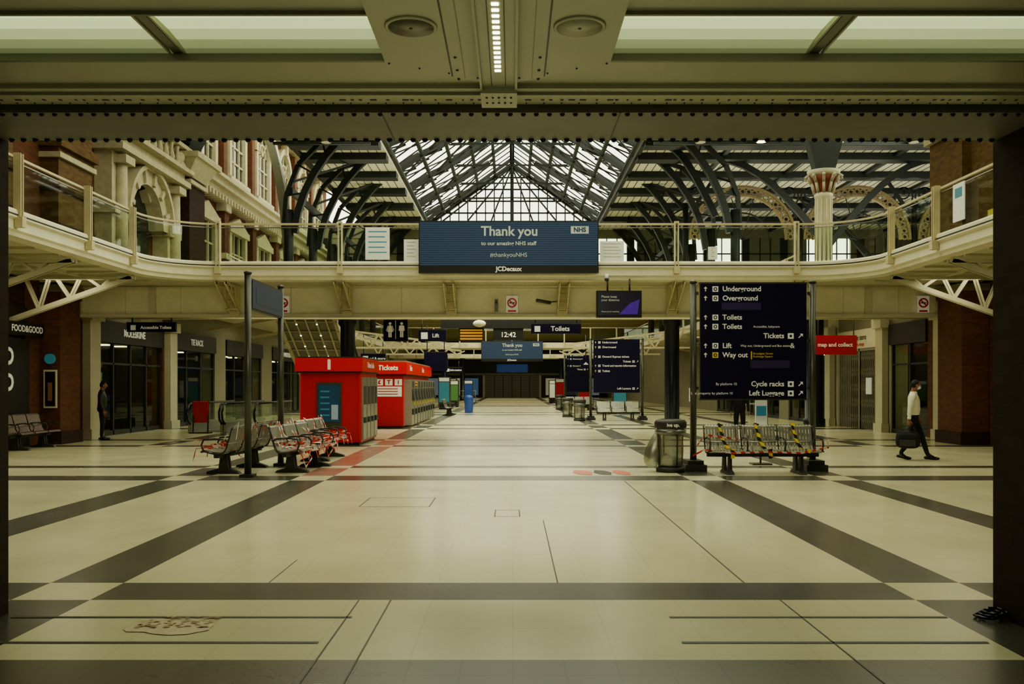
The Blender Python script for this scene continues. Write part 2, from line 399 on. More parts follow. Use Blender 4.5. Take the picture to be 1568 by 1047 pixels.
# ------------------------------------------------------------------ bridge balcony
def arcpts(cx, cy, r, a0, a1, n): return [((cx+r*math.cos(R(a0+(a1-a0)*i/n)), cy+r*math.sin(R(a0+(a1-a0)*i/n))), (-math.cos(R(a0+(a1-a0)*i/n)), -math.sin(R(a0+(a1-a0)*i/n)))) for i in range(n+1)]
fr = [((-9.6, 6.6), (1, 0))] + arcpts(-7.9, 23.3, 1.7, 180, 90, 10) + arcpts(7.9, 23.3, 1.7, 90, 0, 10) + [((9.6, 6.6), (-1, 0))]
def outer(p):
    x, y = p
    if y <= 23.31: return (-12.99 if x < 0 else 12.99, y)
    if abs(x) > 7.9:
        t = (abs(x)-7.9)/1.7; s = -1 if x < 0 else 1
        return (s*12.99, 23.3+(30-23.3)*(1-t)) if t > .35 else (s*(7.9+(12.99-7.9)*t/.35), 30)
    return (x, 30)
def balcony():
    b = B('balcony_deck')
    for (p, n), (q, n2) in zip(fr[:-1], fr[1:]):
        op, oq = outer(p), outer(q)
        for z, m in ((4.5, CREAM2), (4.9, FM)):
            b.poly([(*p, z), (*q, z), (*oq, z), (*op, z)], m)
    b.sweep(fr, [(-.1, 5.0), (.09, 5.0), (.12, 4.96), (.12, 4.84), (.05, 4.80), (.05, 4.62), (.0, 4.58), (-.02, 4.5), (-.3, 4.48), (-.3, 4.5)], CREAM)
    b.sweep(fr, [(.121, 4.9), (.128, 4.9), (.128, 4.875), (.121, 4.875)], BLACK)
    for s in (-1, 1):
        for y in range(8, 26, 1): b.box(s*9.9, s*12.9, y-.03, y+.03, 4.44, 4.5, CREAM2)
        b.box(s*11.2-.04, s*11.2+.04, 7, 25, 4.42, 4.5, CREAM2)
    b.box(-12.9, 12.9, 29.9, 30, 4.4, 4.95, CREAM)
    b.done()
    b = B('balcony_glass_railing')
    b.sweep(fr, [(0, 5.04), (0, 5.92)], GLASS)
    b.sweep(fr, [(-.03, 6.0), (-.03, 6.05), (.03, 6.05), (.03, 6.0), (-.03, 6.0)], POSTM)
    b.sweep(fr, [(-.012, 5.92), (-.012, 5.945), (.012, 5.945), (.012, 5.92)], SILV)
    posts = [((x, 25), (0, -1)) for x in (-8.0, -4.68, -1.5, 1.4, 4.48, 7.75)]
    posts += [((s*9.6, y), (-s, 0)) for s in (-1, 1) for y in (22.9, 20.5, 17.6, 14.6, 11.6, 8.6)]
    for (x, y), (nx, ny) in posts:
        ax, ay = abs(ny), abs(nx)
        for dd in (-.045, .045):
            cx, cy = x+ax*dd+nx*.1, y+ay*dd+ny*.1
            b.box(cx-.012-.06*abs(nx), cx+.012+.06*abs(nx), cy-.012-.06*abs(ny), cy+.012+.06*abs(ny), 4.72, 6.08, POSTM)
        cx, cy = x+nx*.14, y+ny*.14
        b.box(cx-.075, cx+.075, cy-.075, cy+.075, 4.66, 4.86, POSTM)
        b.box(x+nx*.07-.055, x+nx*.07+.055, y+ny*.07-.055, y+ny*.07+.055, 6.03, 6.09, POSTM)
    b.done()
    b = B('bridge_beam')
    b.box(-12.85, 12.7, 26.5, 26.6, 3.68, 4.47, CREAM)
    b.box(-12.85, 12.7, 26.40, 26.75, 3.60, 3.68, CREAM2)
    for x in (-10.4, -8.0, -4.75, -1.75, 1.45, 4.6, 7.9, 10.3):
        b.box(x-.09, x+.09, 26.43, 26.5, 3.68, 4.47, CREAM2)
    for x in [-12.8+1.6*i for i in range(17)]: b.box(x-.008, x+.008, 26.49, 26.502, 3.68, 4.47, CREAM2)
    b.box(-12.85, 12.7, 28.6, 28.9, 3.7, 4.47, CREAM2)
    b.done()
    for x in (-8.0, -4.75, -1.75, 1.45, 4.6, 7.9):
        b = B('steel_bracket')
        for d in (-.13, .13):
            b.beam((x+d, 25.05, 4.45), (x+d, 26.38, 3.76), .03, .10, POSTM)
            b.beam((x+d, 25.05, 4.45), (x+d, 26.38, 4.43), .03, .08, POSTM)
            b.beam((x+d, 25.6, 4.44), (x+d, 25.75, 4.12), .025, .05, POSTM); b.beam((x+d, 26.0, 4.44), (x+d, 26.1, 3.9), .025, .05, POSTM)
        b.box(x-.15, x+.15, 26.34, 26.395, 3.62, 4.46, POSTM)
        for z in (3.8, 4.05, 4.3): b.cyl((x-.18, 26.1, z), (x+.18, 26.1, z), .02, POSTM)
        b.done()
    for s in (-1, 1):
        for y in (10.5, 14, 17.2, 20.4, 23.6):
            b = B('cantilever_bracket')
            for d in (-.07, .07):
                b.beam((s*12.95, y+d, 3.3), (s*9.8, y+d, 4.40), .03, .12, CREAM2); b.beam((s*12.95, y+d, 4.38), (s*9.75, y+d, 4.39), .03, .08, CREAM2)
                for t in (.25, .5, .75):
                    xx = 13-3.2*t; zz = 3.3+1.12*t
                    b.beam((s*xx, y+d, zz), (s*(xx-.25), y+d, 4.38), .02, .05, CREAM2); b.beam((s*xx, y+d, zz), (s*(xx+.35), y+d, 4.38), .02, .05, CREAM2)
            b.done()
    for s in (-1, 1):
        b = B('support_column')
        x = -5.3 if s < 0 else 5.16
        b.lathe([(.30, 0), (.30, .25), (.24, .3), (.235, 3.5), (.30, 3.6), (.30, 4.39)], (x, 29.5, 0), NAVY2, 24); b.done()
balcony()

# ------------------------------------------------------------------ billboard, tv, signs on bridge
def billboard(name, x0, x1, y, z0, z1, k=1.):
    b = B(name)
    b.box(x0, x1, y, y+.14, z0, z1, DARKST); b.box(x0+.03, x1-.03, y-.012, y, z0+.2*k, z1-.03, SCREENB)
    h = z1-z0; cx = (x0+x1)/2
    b.text('Thank you', .36*k, (cx+.02, y-.02, z0+h*.79), SCTXT, bold=.008)
    b.text('to our amazing NHS staff', .145*k, (cx, y-.02, z0+h*.56), SCTXT, bold=.003)
    b.text('#thankyouNHS', .16*k, (cx, y-.02, z0+h*.34), SCTXT)
    b.box(x1-.75*k, x1-.27*k, y-.016, y-.012, z0+h*.75, z0+h*.89, SCTXT); b.text('NHS', .17*k, (x1-.51*k, y-.022, z0+h*.82), SCREENB, bold=.006)
    b.box(x0, x1, y-.02, y, z0, z0+.2*k, BLACK); b.text('JCDecaux', .17*k, (cx, y-.025, z0+.1*k), WHITE, bold=.006)
    return b.done()
billboard('advertising_screen', -2.52, 2.34, 24.70, 4.66, 6.07)
b = B('television_screen')
b.box(2.29, 3.52, 24.8, 24.92, 3.46, 4.19, BLACK); b.box(2.33, 3.48, 24.785, 24.8, 3.52, 4.15, SCRC)
b.prism([(2.9, 24.783, 3.55), (3.4, 24.783, 3.55), (3.46, 24.783, 3.95), (3.2, 24.783, 3.85), (3.05, 24.783, 3.7)], (0, .001, 0), PURP)
b.text('Please keep\nyour distance', .09, (2.42, 24.782, 3.98), SCTXT, align='LEFT'); b.text('Thank you for travelling', .05, (2.42, 24.782, 3.62), SCTXT, align='LEFT')
b.cyl((2.6, 24.88, 4.15), (2.6, 24.88, 4.52), .025, GREYD); b.cyl((3.2, 24.88, 4.15), (3.2, 24.88, 4.52), .025, GREYD); b.done()
for x0, x1, z0, z1 in ((-4.0, -3.34, 5.05, 5.93), (-2.95, -2.55, 5.0, 5.6), (2.4, 3.05, 5.0, 5.55), (5.35, 5.6, 5.05, 5.4)):
    b = B('notice_poster'); b.box(x0, x1, 24.93, 24.945, z0, z1, WHITE)
    for i in range(5):
        zz = z1-(z1-z0)*(.15+.16*i); b.box(x0+.08, x1-.08-.05*(i % 2), 24.926, 24.93, zz, zz+.025, TEAL if x0 < -3.3 else CREAM2)
    b.done()
b = B('notice_poster'); b.box(9.45, 9.47, 19.1, 19.6, 5.1, 5.9, WHITE).box(9.445, 9.45, 19.2, 19.5, 5.6, 5.8, TEAL).done()
for x in (-6.6, 0.0, 11.87):
    b = B('no_smoking_sign'); b.box(x-.17, x+.17, 26.38, 26.395, 3.72, 4.2, WHITE)
    b.arch((x, 26.37, 4.0), (1, 0, 0), .10, .14, .012, REDP, 0, 360, 24); b.beam((x-.08, 26.366, 4.08), (x+.08, 26.366, 3.92), .012, .03, REDP)
    b.box(x-.08, x+.08, 26.373, 26.377, 3.985, 4.015, BLACK); b.box(x-.12, x+.12, 26.373, 26.377, 3.74, 3.79, REDP); b.done()
b = B('security_camera'); b.cyl((-.45, 26.2, 4.0), (-.45, 26.4, 4.05), .03, GREYD); b.box(-.5, -.4, 26.3, 26.4, 3.75, 4.1, GREYP); b.done()
b = B('security_camera'); b.cyl((.7, 26.1, 4.05), (1.1, 26.3, 4.0), .05, GREYP); b.beam((.9, 26.2, 4.0), (1.3, 26.45, 4.05), .03, .03, GREYP); b.done()
b = B('security_camera'); b.cyl((2.55, 24.6, 4.48), (2.55, 24.6, 4.62), .05, WHITE); b.sph((2.55, 24.6, 4.47), (.06, .06, .06), GREYD); b.box(2.52, 2.58, 24.6, 24.9, 4.58, 4.62, WHITE); b.done()

# ------------------------------------------------------------------ side walls, ground storey
def sidewall(s, opens, name):
    b = B(name); y = 6.5
    X0, X1 = (s*13, s*13.6)
    for (a, c) in opens+[(125, 125)]:
        if a-y > .01: b.box(X0, X1, y, min(a, 125), 0, 4.5, (BRK if s < 0 or a < 30 else CREAM2) if y < 40 else DIMC)
        if a < 125: b.box(X0, X1, a, c, 3.7, 4.5, DIMC if a > 28 else BRKD)
        y = c
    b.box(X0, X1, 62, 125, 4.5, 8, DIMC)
    b.done()
LO = [(22.6, 24.4), (28.6, 34.0), (35.0, 40.0), (41.5, 47.5), (49.5, 56), (58, 64)]
RO = [(28.6, 31.4), (32.2, 36.4), (37.6, 43), (44.5, 50), (52, 58)]
sidewall(-1, LO, 'wall_left'); sidewall(1, RO, 'wall_right')
pal = [mk('goods_%d' % i, c, .6, emit=.25) for i, c in enumerate([(.5, .45, .3), (.1, .2, .35), (.4, .08, .05), (.05, .05, .05), (.6, .55, .4), (.1, .3, .15), (.45, .25, .08), (.25, .3, .35)])]
def shop(s, a, c, label, glow=1.):
    b = B('shopfront'); xi = s*13.05; xb = s*15.6; f = '+X' if s < 0 else '-X'
    b.box(xb, xb+s*.1, a, c, 0, 3.7, WOODD); b.box(s*13.6, xb, a-.1, a, 0, 3.7, WOODD); b.box(s*13.6, xb, c, c+.1, 0, 3.7, WOODD)
    b.box(s*13.1, xb, a, c, 3.05, 3.1, CREAM2); b.box(s*13.0, xb, a, c, 0, .012, FM)
    b.box(xi-s*.12, s*13.3, a, c, 3.0, 3.7, WOODD)
    if label: b.text(label, .34, (xi-s*.14, (a+c)/2, 3.35), WHITE, face=f, ext=.01, bold=.008)
    n = max(2, int((c-a)/1.3))
    for i in range(n+1):
        y = a+(c-a)*i/n; b.box(s*13.05, s*13.15, y-.04, y+.04, 0, 3.0, GREYD)
    b.box(s*13.05, s*13.15, a, c, 2.3, 2.36, GREYD); b.box(s*13.05, s*13.15, a, c, 0, .15, GREYD)
    b.poly([(s*13.1, a, .15), (s*13.1, c, .15), (s*13.1, c, 3.0), (s*13.1, a, 3.0)], GLASS)
    y = a+.3
    while y < c-.5:
        for k in range(5):
            z = .3+.5*k; b.box(s*14.9, s*15.6, y, y+.9, z-.03, z, GREYD)
            yy = y+.05
            while yy < y+.8:
                w = random.uniform(.06, .2); h = random.uniform(.12, .36); b.box(s*15.0, s*15.3, yy, yy+w, z, z+h, random.choice(pal)); yy += w+.03
        y += 1.25
    for i in range(n): yy = a+(c-a)*(i+.5)/n; b.box(s*14.1, s*14.5, yy-.15, yy+.15, 3.02, 3.05, WARML if i % 2 else LED)
    b.done()
labs = ['', 'MOLESKINE', 'TIE RACK', '', 'WHISTLESTOP', '']
for (a, c), l in zip(LO, labs): shop(-1, a, c, l)
for (a, c), l in zip(RO, ['', None, '', '', 'BUREAU']):
    if l is not None: shop(1, a, c, l)
b = B('folding_shutter_gate'); b.box(12.97, 13.0, 32.2, 36.4, 3.0, 3.7, CREAM); b.box(13.5, 13.6, 32.2, 36.4, 0, 3.0, WOODD)
for i in range(22):
    y = 32.3+i*.19; b.box(13.02, 13.06, y, y+.03, .02, 3.0, GATE)
    if i < 21:
        for k in range(5): b.beam((13.05, y, .1+.58*k), (13.05, y+.19, .39+.58*k), .012, .02, GATE); b.beam((13.05, y+.19, .39+.58*k), (13.05, y, .68+.58*k), .012, .02, GATE)
b.box(13.0, 13.08, 32.2, 36.4, 2.9, 3.0, GATE).box(13.0, 13.1, 34.2, 34.3, 0, 3, GATE)
b.box(12.96, 13.0, 33, 33.5, 1.3, 1.9, WHITE); b.text('Luggage store', .3, (12.95, 34.3, 3.4), GREYD, face='-X'); b.text('Bureau de change', .18, (12.95, 34.3, 3.15), REDP, face='-X'); b.done()

def pier(x0, x1, y0, y1, m=BRK, h=4.4):
    b = B('brick_pier'); b.box(x0, x1, y0, y1, 0, h, m)
    b.box(x0, x1+.06, y0-.06, y1+.06, 0, .35, BRKD) if x0 < 0 else b.box(x0-.06, x1, y0-.06, y1+.06, 0, .35, BRKD)
    b.box(x0-.04*(x0 > 0), x1+.04*(x0 < 0), y0-.04, y1+.04, h-.35, h-.2, m)
    b.box(x0-.08*(x0 > 0), x1+.08*(x0 < 0), y0-.08, y1+.08, h-.2, h, DIMC)
    return b.done()
pier(-12.99, -12.45, 25.2, 26.35); pier(12.25, 12.98, 24.9, 26.3)
pier(-12.99, -12.6, 16.5, 16.95, BRKD); pier(-12.99, -12.7, 21.0, 21.8, BRKD); pier(12.4, 12.99, 20.9, 21.5, BRKD); pier(12.4, 12.99, 16.4, 16.95, BRKD)
b = B('framed_poster'); b.box(-12.86, -12.5, 25.1, 25.135, 1.0, 2.05, CREAM); b.box(-12.82, -12.54, 25.09, 25.1, 1.05, 2.0, BLACK); b.box(-12.74, -12.62, 25.085, 25.09, 1.2, 1.7, SKIN); b.done()
b = B('round_plaque'); b.cyl((-12.68, 25.05, 2.35), (-12.68, 25.14, 2.35), .14, TEAL, seg=24); b.done()
b = B('shop_sign_board'); b.box(-12.98, -12.85, 21.95, 24.35, .0, 2.85, BLACK)
for z in (2.35, 1.68): b.text('FOOD', .62, (-12.83, 23.55, z), WHITE, face='+X', bold=.02, align='RIGHT')
b.box(-12.9, -12.8, 23.0, 25.0, 2.92, 3.28, BLACK); b.text('FOOD&GOOD', .235, (-12.79, 24.15, 3.1), WHITE, face='+X', bold=.006); b.done()
for y in (28.0, 34.5):
    b = B('stone_pilaster'); b.box(-12.99, -12.75, y-.35, y+.35, .3, 3.6, CREAM2); b.box(-12.99, -12.68, y-.42, y+.42, 0, .3, CREAM2); b.box(-12.99, -12.65, y-.44, y+.44, 3.6, 3.95, CREAM2); b.done()
for y in (27.4, 31.8, 37.0):
    b = B('stone_pilaster'); b.box(12.75, 12.96, y-.3, y+.3, .3, 3.6, CREAM2); b.box(12.7, 12.96, y-.36, y+.36, 0, .3, CREAM2); b.box(12.65, 12.96, y-.4, y+.4, 3.6, 3.95, CREAM2); b.done()
b = B('support_column'); b.lathe([(.42, 0), (.42, .3), (.36, .35), (.36, 4.2), (.45, 4.49)], (11.9, 36, 0), NAVY2, 24); b.done()
b = B('red_banner_sign'); b.box(11.0, 12.6, 33.4, 33.5, 2.75, 3.45, REDP); b.text('map and collect', .2, (11.8, 33.38, 3.1), WHITE, bold=.006)
b.cyl((11.2, 33.45, 3.45), (11.2, 33.45, 4.5), .02, GREYP); b.cyl((12.5, 33.45, 3.45), (12.5, 33.45, 4.5), .02, GREYP); b.done()

# ------------------------------------------------------------------ upper facade left (hotel)
b = B('wall_facade'); b.box(-13.6, -13, 6.5, 64, 4.5, 20, BRK); b.done()
def fwindow(y0, y1, z0, z1, arched=True):
    b = B('arched_window' if arched else 'sash_window'); X = -13; w = y1-y0; cy = (y0+y1)/2
    zt = z1-w/2 if arched else z1
    b.box(X, X+.04, y0, y1, z0, zt, WGLASS)
    for y in (y0, y1): b.box(X, X+.22, y-.16, y+.16, z0-.1, zt, STONE)
    b.box(X, X+.34, y0-.3, y1+.3, z0-.3, z0-.08, STONE)
    n = 3
    for i in range(1, n): yy = y0+w*i/n; b.box(X, X+.12, yy-.05, yy+.05, z0, zt, STONE)
    for i in range(1, 3): zz = z0+(zt-z0)*i/3; b.box(X, X+.1, y0, y1, zz-.04, zz+.04, STONE)
    if arched:
        b.prism([(X, cy+w/2*math.cos(R(a)), zt+w/2*math.sin(R(a))) for a in range(0, 181, 15)], (.04, 0, 0), WGLASS)
        b.arch((X+.12, cy, zt), (0, 1, 0), w/2-.02, w/2+.3, .26, STONE, 0, 180, 14)
        b.arch((X+.08, cy, zt), (0, 1, 0), w/4-.04, w/4+.04, .14, STONE, 0, 180, 10)
        b.box(X, X+.36, cy-.16, cy+.16, zt+w/2-.05, zt+w/2+.5, STONE)
        for a in (45, 90, 135): b.beam((X+.08, cy, zt), (X+.08, cy+w/2*math.cos(R(a)), zt+w/2*math.sin(R(a))), .1, .06, STONE)
    else:
        b.box(X, X+.3, y0-.3, y1+.3, z1, z1+.3, STONE); b.prism([(X, y0-.3, z1+.3), (X, y1+.3, z1+.3), (X, cy, z1+.8)], (.26, 0, 0), STONE)
    b.done()
for y in (37.2, 41.6, 46, 50.4, 54.8, 59.2):
    fwindow(y, y+2.4, 5.9, 8.6, False); fwindow(y, y+2.4, 11.2, 14.6, True)
    b = B('brick_pilaster'); b.box(-13, -12.65, y-1.35, y-.75, 5.4, 9.8, BRK); b.box(-13, -12.55, y-1.42, y-.68, 9.3, 9.8, STONE); b.box(-13, -12.55, y-1.42, y-.68, 7.2, 7.45, STONE); b.box(-13, -12.7, y-1.3, y-.8, 10.6, 15, BRK); b.done()
for i, (z0, z1, d) in enumerate(((9.85, 10.15, .45), (10.15, 10.45, .65), (10.45, 10.6, .8), (15.2, 15.8, .8), (5.0, 5.4, .3))):
    B('trim_%d' % (i+1)).box(-13, -13+d, 27, 64, z0, z1, STONE).done()
b = B('dentil_trim')
y = 36
while y < 63: b.box(-13, -12.45, y, y+.18, 9.62, 9.85, STONE); y += .42
b.done()
b = B('brick_pier'); b.box(-13, -12.1, 34.3, 36.0, 4.9, 9.6, BRKD); b.box(-13, -12.0, 34.2, 36.1, 9.2, 9.35, STONE)
b.prism([(-12.1, 34.2, 9.5), (-12.1, 36.1, 9.5), (-11.7, 36.4, 10.1), (-11.7, 33.9, 10.1)], (-1, 0, 0), STONE); b.box(-13, -11.6, 33.8, 36.5, 10.1, 10.3, STONE)
b.prism([(-12.4, 34.6, 10.3), (-12.4, 35.7, 10.3), (-11, 35.9, 13), (-11, 34.4, 13)], (-.6, 0, 0), DARKST); b.done()
b = B('stone_archway')
X = -13
b.arch((X+.3, 31.2, 7.1), (0, 1, 0), 1.35, 1.85, .6, STONE, 0, 180, 20); b.arch((X+.4, 31.2, 7.1), (0, 1, 0), 1.85, 2.0, .8, STONE, 0, 180, 20)
b.prism([(X, 31.2+1.35*math.cos(R(a)), 7.1+1.35*math.sin(R(a))) for a in range(0, 181, 12)]+[(X, 29.85, 4.9), (X, 32.55, 4.9)], (.06, 0, 0), WGLASS)
for a in range(20, 180, 28): b.obox((X+.55, 31.2+1.62*math.cos(R(a)), 7.1+1.62*math.sin(R(a))), (.3, .16, .42), (R(a-90), 0, 0), STONE)
for y in (28.9, 33.5):
    b.box(X, X+.55, y-.45, y+.45, 4.95, 9.0, STONE); b.box(X, X+.7, y-.55, y+.55, 7.0, 7.3, STONE); b.cyl((X+.65, y, 4.95), (X+.65, y, 8.6), .22, STONE, r1=.18, seg=16)
    b.box(X, X+.95, y-.35, y+.35, 8.6, 8.85, STONE)
b.box(X, X+1.0, 28.2, 34.2, 8.95, 9.15, STONE); b.box(X, X+.8, 28.3, 34.1, 9.15, 9.45, STONE); b.box(X, X+1.1, 28.0, 34.3, 9.45, 9.6, STONE)
for y in (28.6, 33.6): b.prism([(X+.2, y-.25, 9.6), (X+1.0, y-.25, 9.6), (X+.75, y-.25, 10.1), (X+.35, y-.25, 10.7), (X+.2, y-.25, 10.9)], (0, .5, 0), STONE); b.sph((X+.75, y, 10.0), (.22, .22, .22), STONE)
for i in range(9): y = 28.9+i*.55; b.lathe([(.08, 9.6), (.13, 9.8), (.06, 10.15), (.09, 10.3), (.09, 10.35)], (X+.8, y, 0), STONE, 8)
b.box(X, X+.95, 28.3, 34.1, 10.35, 10.5, STONE)
for i in range(6): y = 28.9+i*.95; b.box(X, X+.4, y-.2, y+.2, 10.5, 12.9, STONE); b.box(X, X+.05, y+.2, y+.75, 10.7, 12.9, WGLASS)
b.prism([(X, 32.0, 8.0), (X, 33.0, 8.9), (X, 29.4, 8.9), (X, 30.4, 8.0), (X, 31.2, 8.95)], (.35, 0, 0), STONE)
b.done()
for y0, y1 in ((21.5, 22.9), (25.2, 27.2)):
    b = B('brick_pilaster'); b.box(-13, -12.5, y0, y1, 4.95, 12, BRKO); b.box(-13, -12.35, y0-.15, y1+.15, 8.2, 8.5, BRKO); b.box(-13, -12.4, y0-.1, y1+.1, 7.9, 8.05, STONE)
    for z in (6, 7, 9, 10): b.box(-13, -12.42, y0-.05, y1+.05, z, z+.1, BRKD)
    b.done()
b = B('wall_upper_right'); b.box(13, 13.6, 6.5, 27.9, 4.5, 9.4, BRKO); b.box(12.9, 13.7, 6.5, 28.0, 9.4, 9.6, STONE); b.box(12.75, 13.6, 25.9, 27.9, 4.92, 9.2, BRKO)
b.box(12.6, 13.7, 25.8, 28.0, 8.9, 9.15, STONE); b.box(12.7, 13.7, 25.85, 27.95, 9.15, 9.6, STONE); b.done()
b = B('yellow_construction_barrier')
for y in (18.2, 19.6, 21): b.box(11.5, 11.56, y, y+1.1, 5.0, 5.85, YELL); b.box(11.46, 11.6, y+.1, y+.16, 4.9, 5.95, GREYD)
b.done()

# ------------------------------------------------------------------ iron column on deck
b = B('iron_column')
cx, cy = 10.02, 29.4; ZO = -.4
b.lathe([(.36, 4.9), (.36, 5.3), (.27, 5.4), (.25, 8.0+ZO), (.29, 8.05+ZO), (.29, 8.15+ZO), (.25, 8.2+ZO)], (cx, cy, 0), CREAM, 24)
for k in range(12):
    a = k*math.pi/6; b.cyl((cx+.25*math.cos(a), cy+.25*math.sin(a), 5.4), (cx+.25*math.cos(a), cy+.25*math.sin(a), 8.0+ZO), .03, POSTM, seg=6)
CAPR = mk('capital_terracotta', (.28, .07, .04), .6)
b.lathe([(.25, 8.2+ZO), (.26, 8.3+ZO), (.34, 8.55+ZO), (.46, 8.72+ZO)], (cx, cy, 0), CAPR, 24)
b.lathe([(.46, 8.72+ZO), (.5, 8.78+ZO), (.52, 8.9+ZO), (.4, 8.92+ZO)], (cx, cy, 0), CREAM2, 24)
for k in range(10):
    a = k*math.pi/5; c = Vector((math.cos(a), math.sin(a), 0)); o_ = Vector((cx, cy, ZO))
    b.tube([o_+Vector((0, 0, 8.2))+c*.29, o_+Vector((0, 0, 8.5))+c*.38, o_+Vector((0, 0, 8.72))+c*.52, o_+Vector((0, 0, 8.66))+c*.60], .05, CREAM2, 6)
b.prism([(cx-.3, cy-.2, 8.9+ZO), (cx+.3, cy-.2, 8.9+ZO), (cx+.75, cy-.2, 10.2), (cx-.75, cy-.2, 10.2)], (0, .4, 0), DARKST)
b.box(cx-.3, cx+.3, cy-.3, cy+.3, 10, 13.0, DARKST); b.done()

# ------------------------------------------------------------------ roof
def roof():
    E, ZE, ZR = 5.7, 12.5, 16.6
    b = B('roof_glazing_frame')
    def sl(s, t, y): return Vector((s*E*(1-t), y, ZE+(ZR-ZE)*t))
    for s in (-1, 1):
        for t in (0, .2, .4, .6, .8, 1): b.beam(sl(s, t, 37), sl(s, t, 62), .3 if t in (0, 1) else .18, .15, DARKST)
        y = 37.
        i = 0
        while y <= 62.01:
            b.beam(sl(s, 0, y), sl(s, 1, y), .18 if i % 4 == 0 else .06, .2 if i % 4 == 0 else .06, DARKST); y += 1.175; i += 1
    b.done(origin=False)
    b = B('roof_truss')
    for y in (38.5, 43.2, 47.9, 52.6, 57.3, 61.8):
        for s in (-1, 1):
            arch = [Vector((s*9.2*math.cos(R(5+60*k/9)), y, 7.4+7.4*math.sin(R(5+60*k/9)))) for k in range(10)]
            arch.append(sl(s, .75, y))
            up = [Vector((s*9.6, y, 8.2)), Vector((s*9.5, y, 9.6)), Vector((s*9.0, y, 10.9)), Vector((s*8.0, y, 11.9)), Vector((s*6.8, y, 12.3)), Vector((s*5.7, y, 12.5))]
            for p, q in zip(arch[:-1], arch[1:]): b.beam(p, q, .28, .28, DARKST)
            for p, q in zip(up[:-1], up[1:]): b.beam(p, q, .2, .18, DARKST)
            for k in range(4): b.beam(arch[k+1], up[k], .07, .07, DARKST)
            for k in range(5, 9): b.beam(arch[k], sl(s, .12*(k-4), y), .07, .07, DARKST); b.beam(arch[k+1], sl(s, .12*(k-4), y), .07, .07, DARKST)
            b.cyl((s*9.4, y, 5), (s*9.4, y, 9), .2, DARKST)
            b.beam((0, y, 14.3), sl(s, .42, y), .08, .08, DARKST)
        b.cyl((0, y, 14.2), (0, y, 16.6), .06, DARKST)
        b.beam((-3.2, y, 14.3), (3.2, y, 14.3), .06, .06, DARKST)
    for y in (38.5, 43.2, 47.9, 52.6, 57.3):
        for s in (-1, 1):
            b.beam((s*9.2, y, 10.2), (s*7.2, y+4.7, 12.2), .09, .09, DARKST)
            b.beam(sl(s, .0, y), sl(s, .8, y+4.7), .07, .07, DARKST); b.beam(sl(s, .8, y), sl(s, 0, y+4.7), .07, .07, DARKST)
            b.beam((s*9.3, y, 9.8), (s*9.3, y+4.7, 9.8), .12, .3, DARKST)
    b.done(origin=False)
    b = B('window_1')
    y = 62
    b.beam((-5.7, y, 12.5), (5.7, y, 12.5), .3, .3, DARKST)
    for s in (-1, 1): b.beam((s*5.7, y, 12.5), (0, y, 16.6), .25, .25, DARKST)
    for i in range(-9, 10):
        x = i*.6; b.box(x-.04, x+.04, y-.04, y+.04, 12.5, 12.5+4.1*(1-abs(x)/5.7), DARKST)
    for z in (13.3, 14.1, 14.9, 15.7): w = 5.7*(1-(z-12.5)/4.1); b.box(-w, w, y-.04, y+.04, z-.05, z+.05, DARKST)
    for s in (-1, 1):
        for x in (1.5, 3.2, 5): b.beam((0, y-.1, 16.4), (s*x, y-.1, 12.5), .1, .1, DARKST)
    b.box(-.12, .12, y-.1, y+.1, 12.5, 16.6, DARKST)
    b.done()
    b = B('wall_end_upper')
    b.box(-13, 30, 62, 62.3, 11.6, 12.5, DIMC); b.box(-13, 30, 62, 62.3, 6.9, 8.4, CREAM2)
    x = -13
    while x < 30: b.box(x, x+.5, 62, 62.3, 8.4, 11.6, DARKST); b.box(x+1.2, x+1.26, 62, 62.1, 8.4, 11.6, DARKST); b.box(x+1.9, x+1.96, 62, 62.1, 8.4, 11.6, DARKST); x += 2.6
    for z in (9.4, 10.5): b.box(-13, 30, 62, 62.1, z, z+.08, DARKST)
    b.box(-13, -6.2, 62.05, 62.3, 8.4, 11.6, DIMC); b.box(8.5, 12, 62.05, 62.3, 8.4, 11.6, DIMC); b.box(16, 20, 62.05, 62.3, 8.4, 11.6, DIMC); b.box(23, 30, 62.05, 62.3, 8.4, 11.6, DIMC)
    b.done()
    for nm, xa, xb in (('roof_aisle_left', -9.6, -5.7), ('roof_aisle_right', 5.7, 30)):
        b = B(nm)
        b.box(xa, xb, 37, 62, 12.16, 12.3, SLAT)
        for y in (37, 39.4, 41.8, 45.4, 49.2, 53.2, 57.5): b.box(xa, xb, y-.4, y+.4, 11.85, 12.16, DARKST)
        x = xa
        while x < xb: b.box(x-.1, x+.1, 37, 62, 12.0, 12.16, DARKST); x += 3.9
        x = xa
        while x < xb: b.box(x-.012, x+.012, 37, 62, 12.14, 12.16, DARKST); x += .39
        b.box(xa, xb, 36.7, 36.85, 11.9, 12.02, DARKST); b.box(xa, xb, 36.7, 36.85, 11.3, 11.4, DARKST)
        x = xa; k = 0
        while x < xb-.5: b.beam((x, 36.78, 11.35 if k % 2 else 11.95), (x+.6, 36.78, 11.95 if k % 2 else 11.35), .05, .06, DARKST); x += .6; k += 1
        b.done()
    B('wall_far_right').box(30, 30.3, 28, 62, 0, 12.3, DARKST).done()
    b = B('gallery_deck'); b.box(13.6, 29.9, 27.9, 28.1, 4.5, 4.9, CREAM2); b.box(13.6, 29.9, 28.1, 61.9, 4.5, 4.9, FM); b.done()
    yy, z0 = 46, 8.95
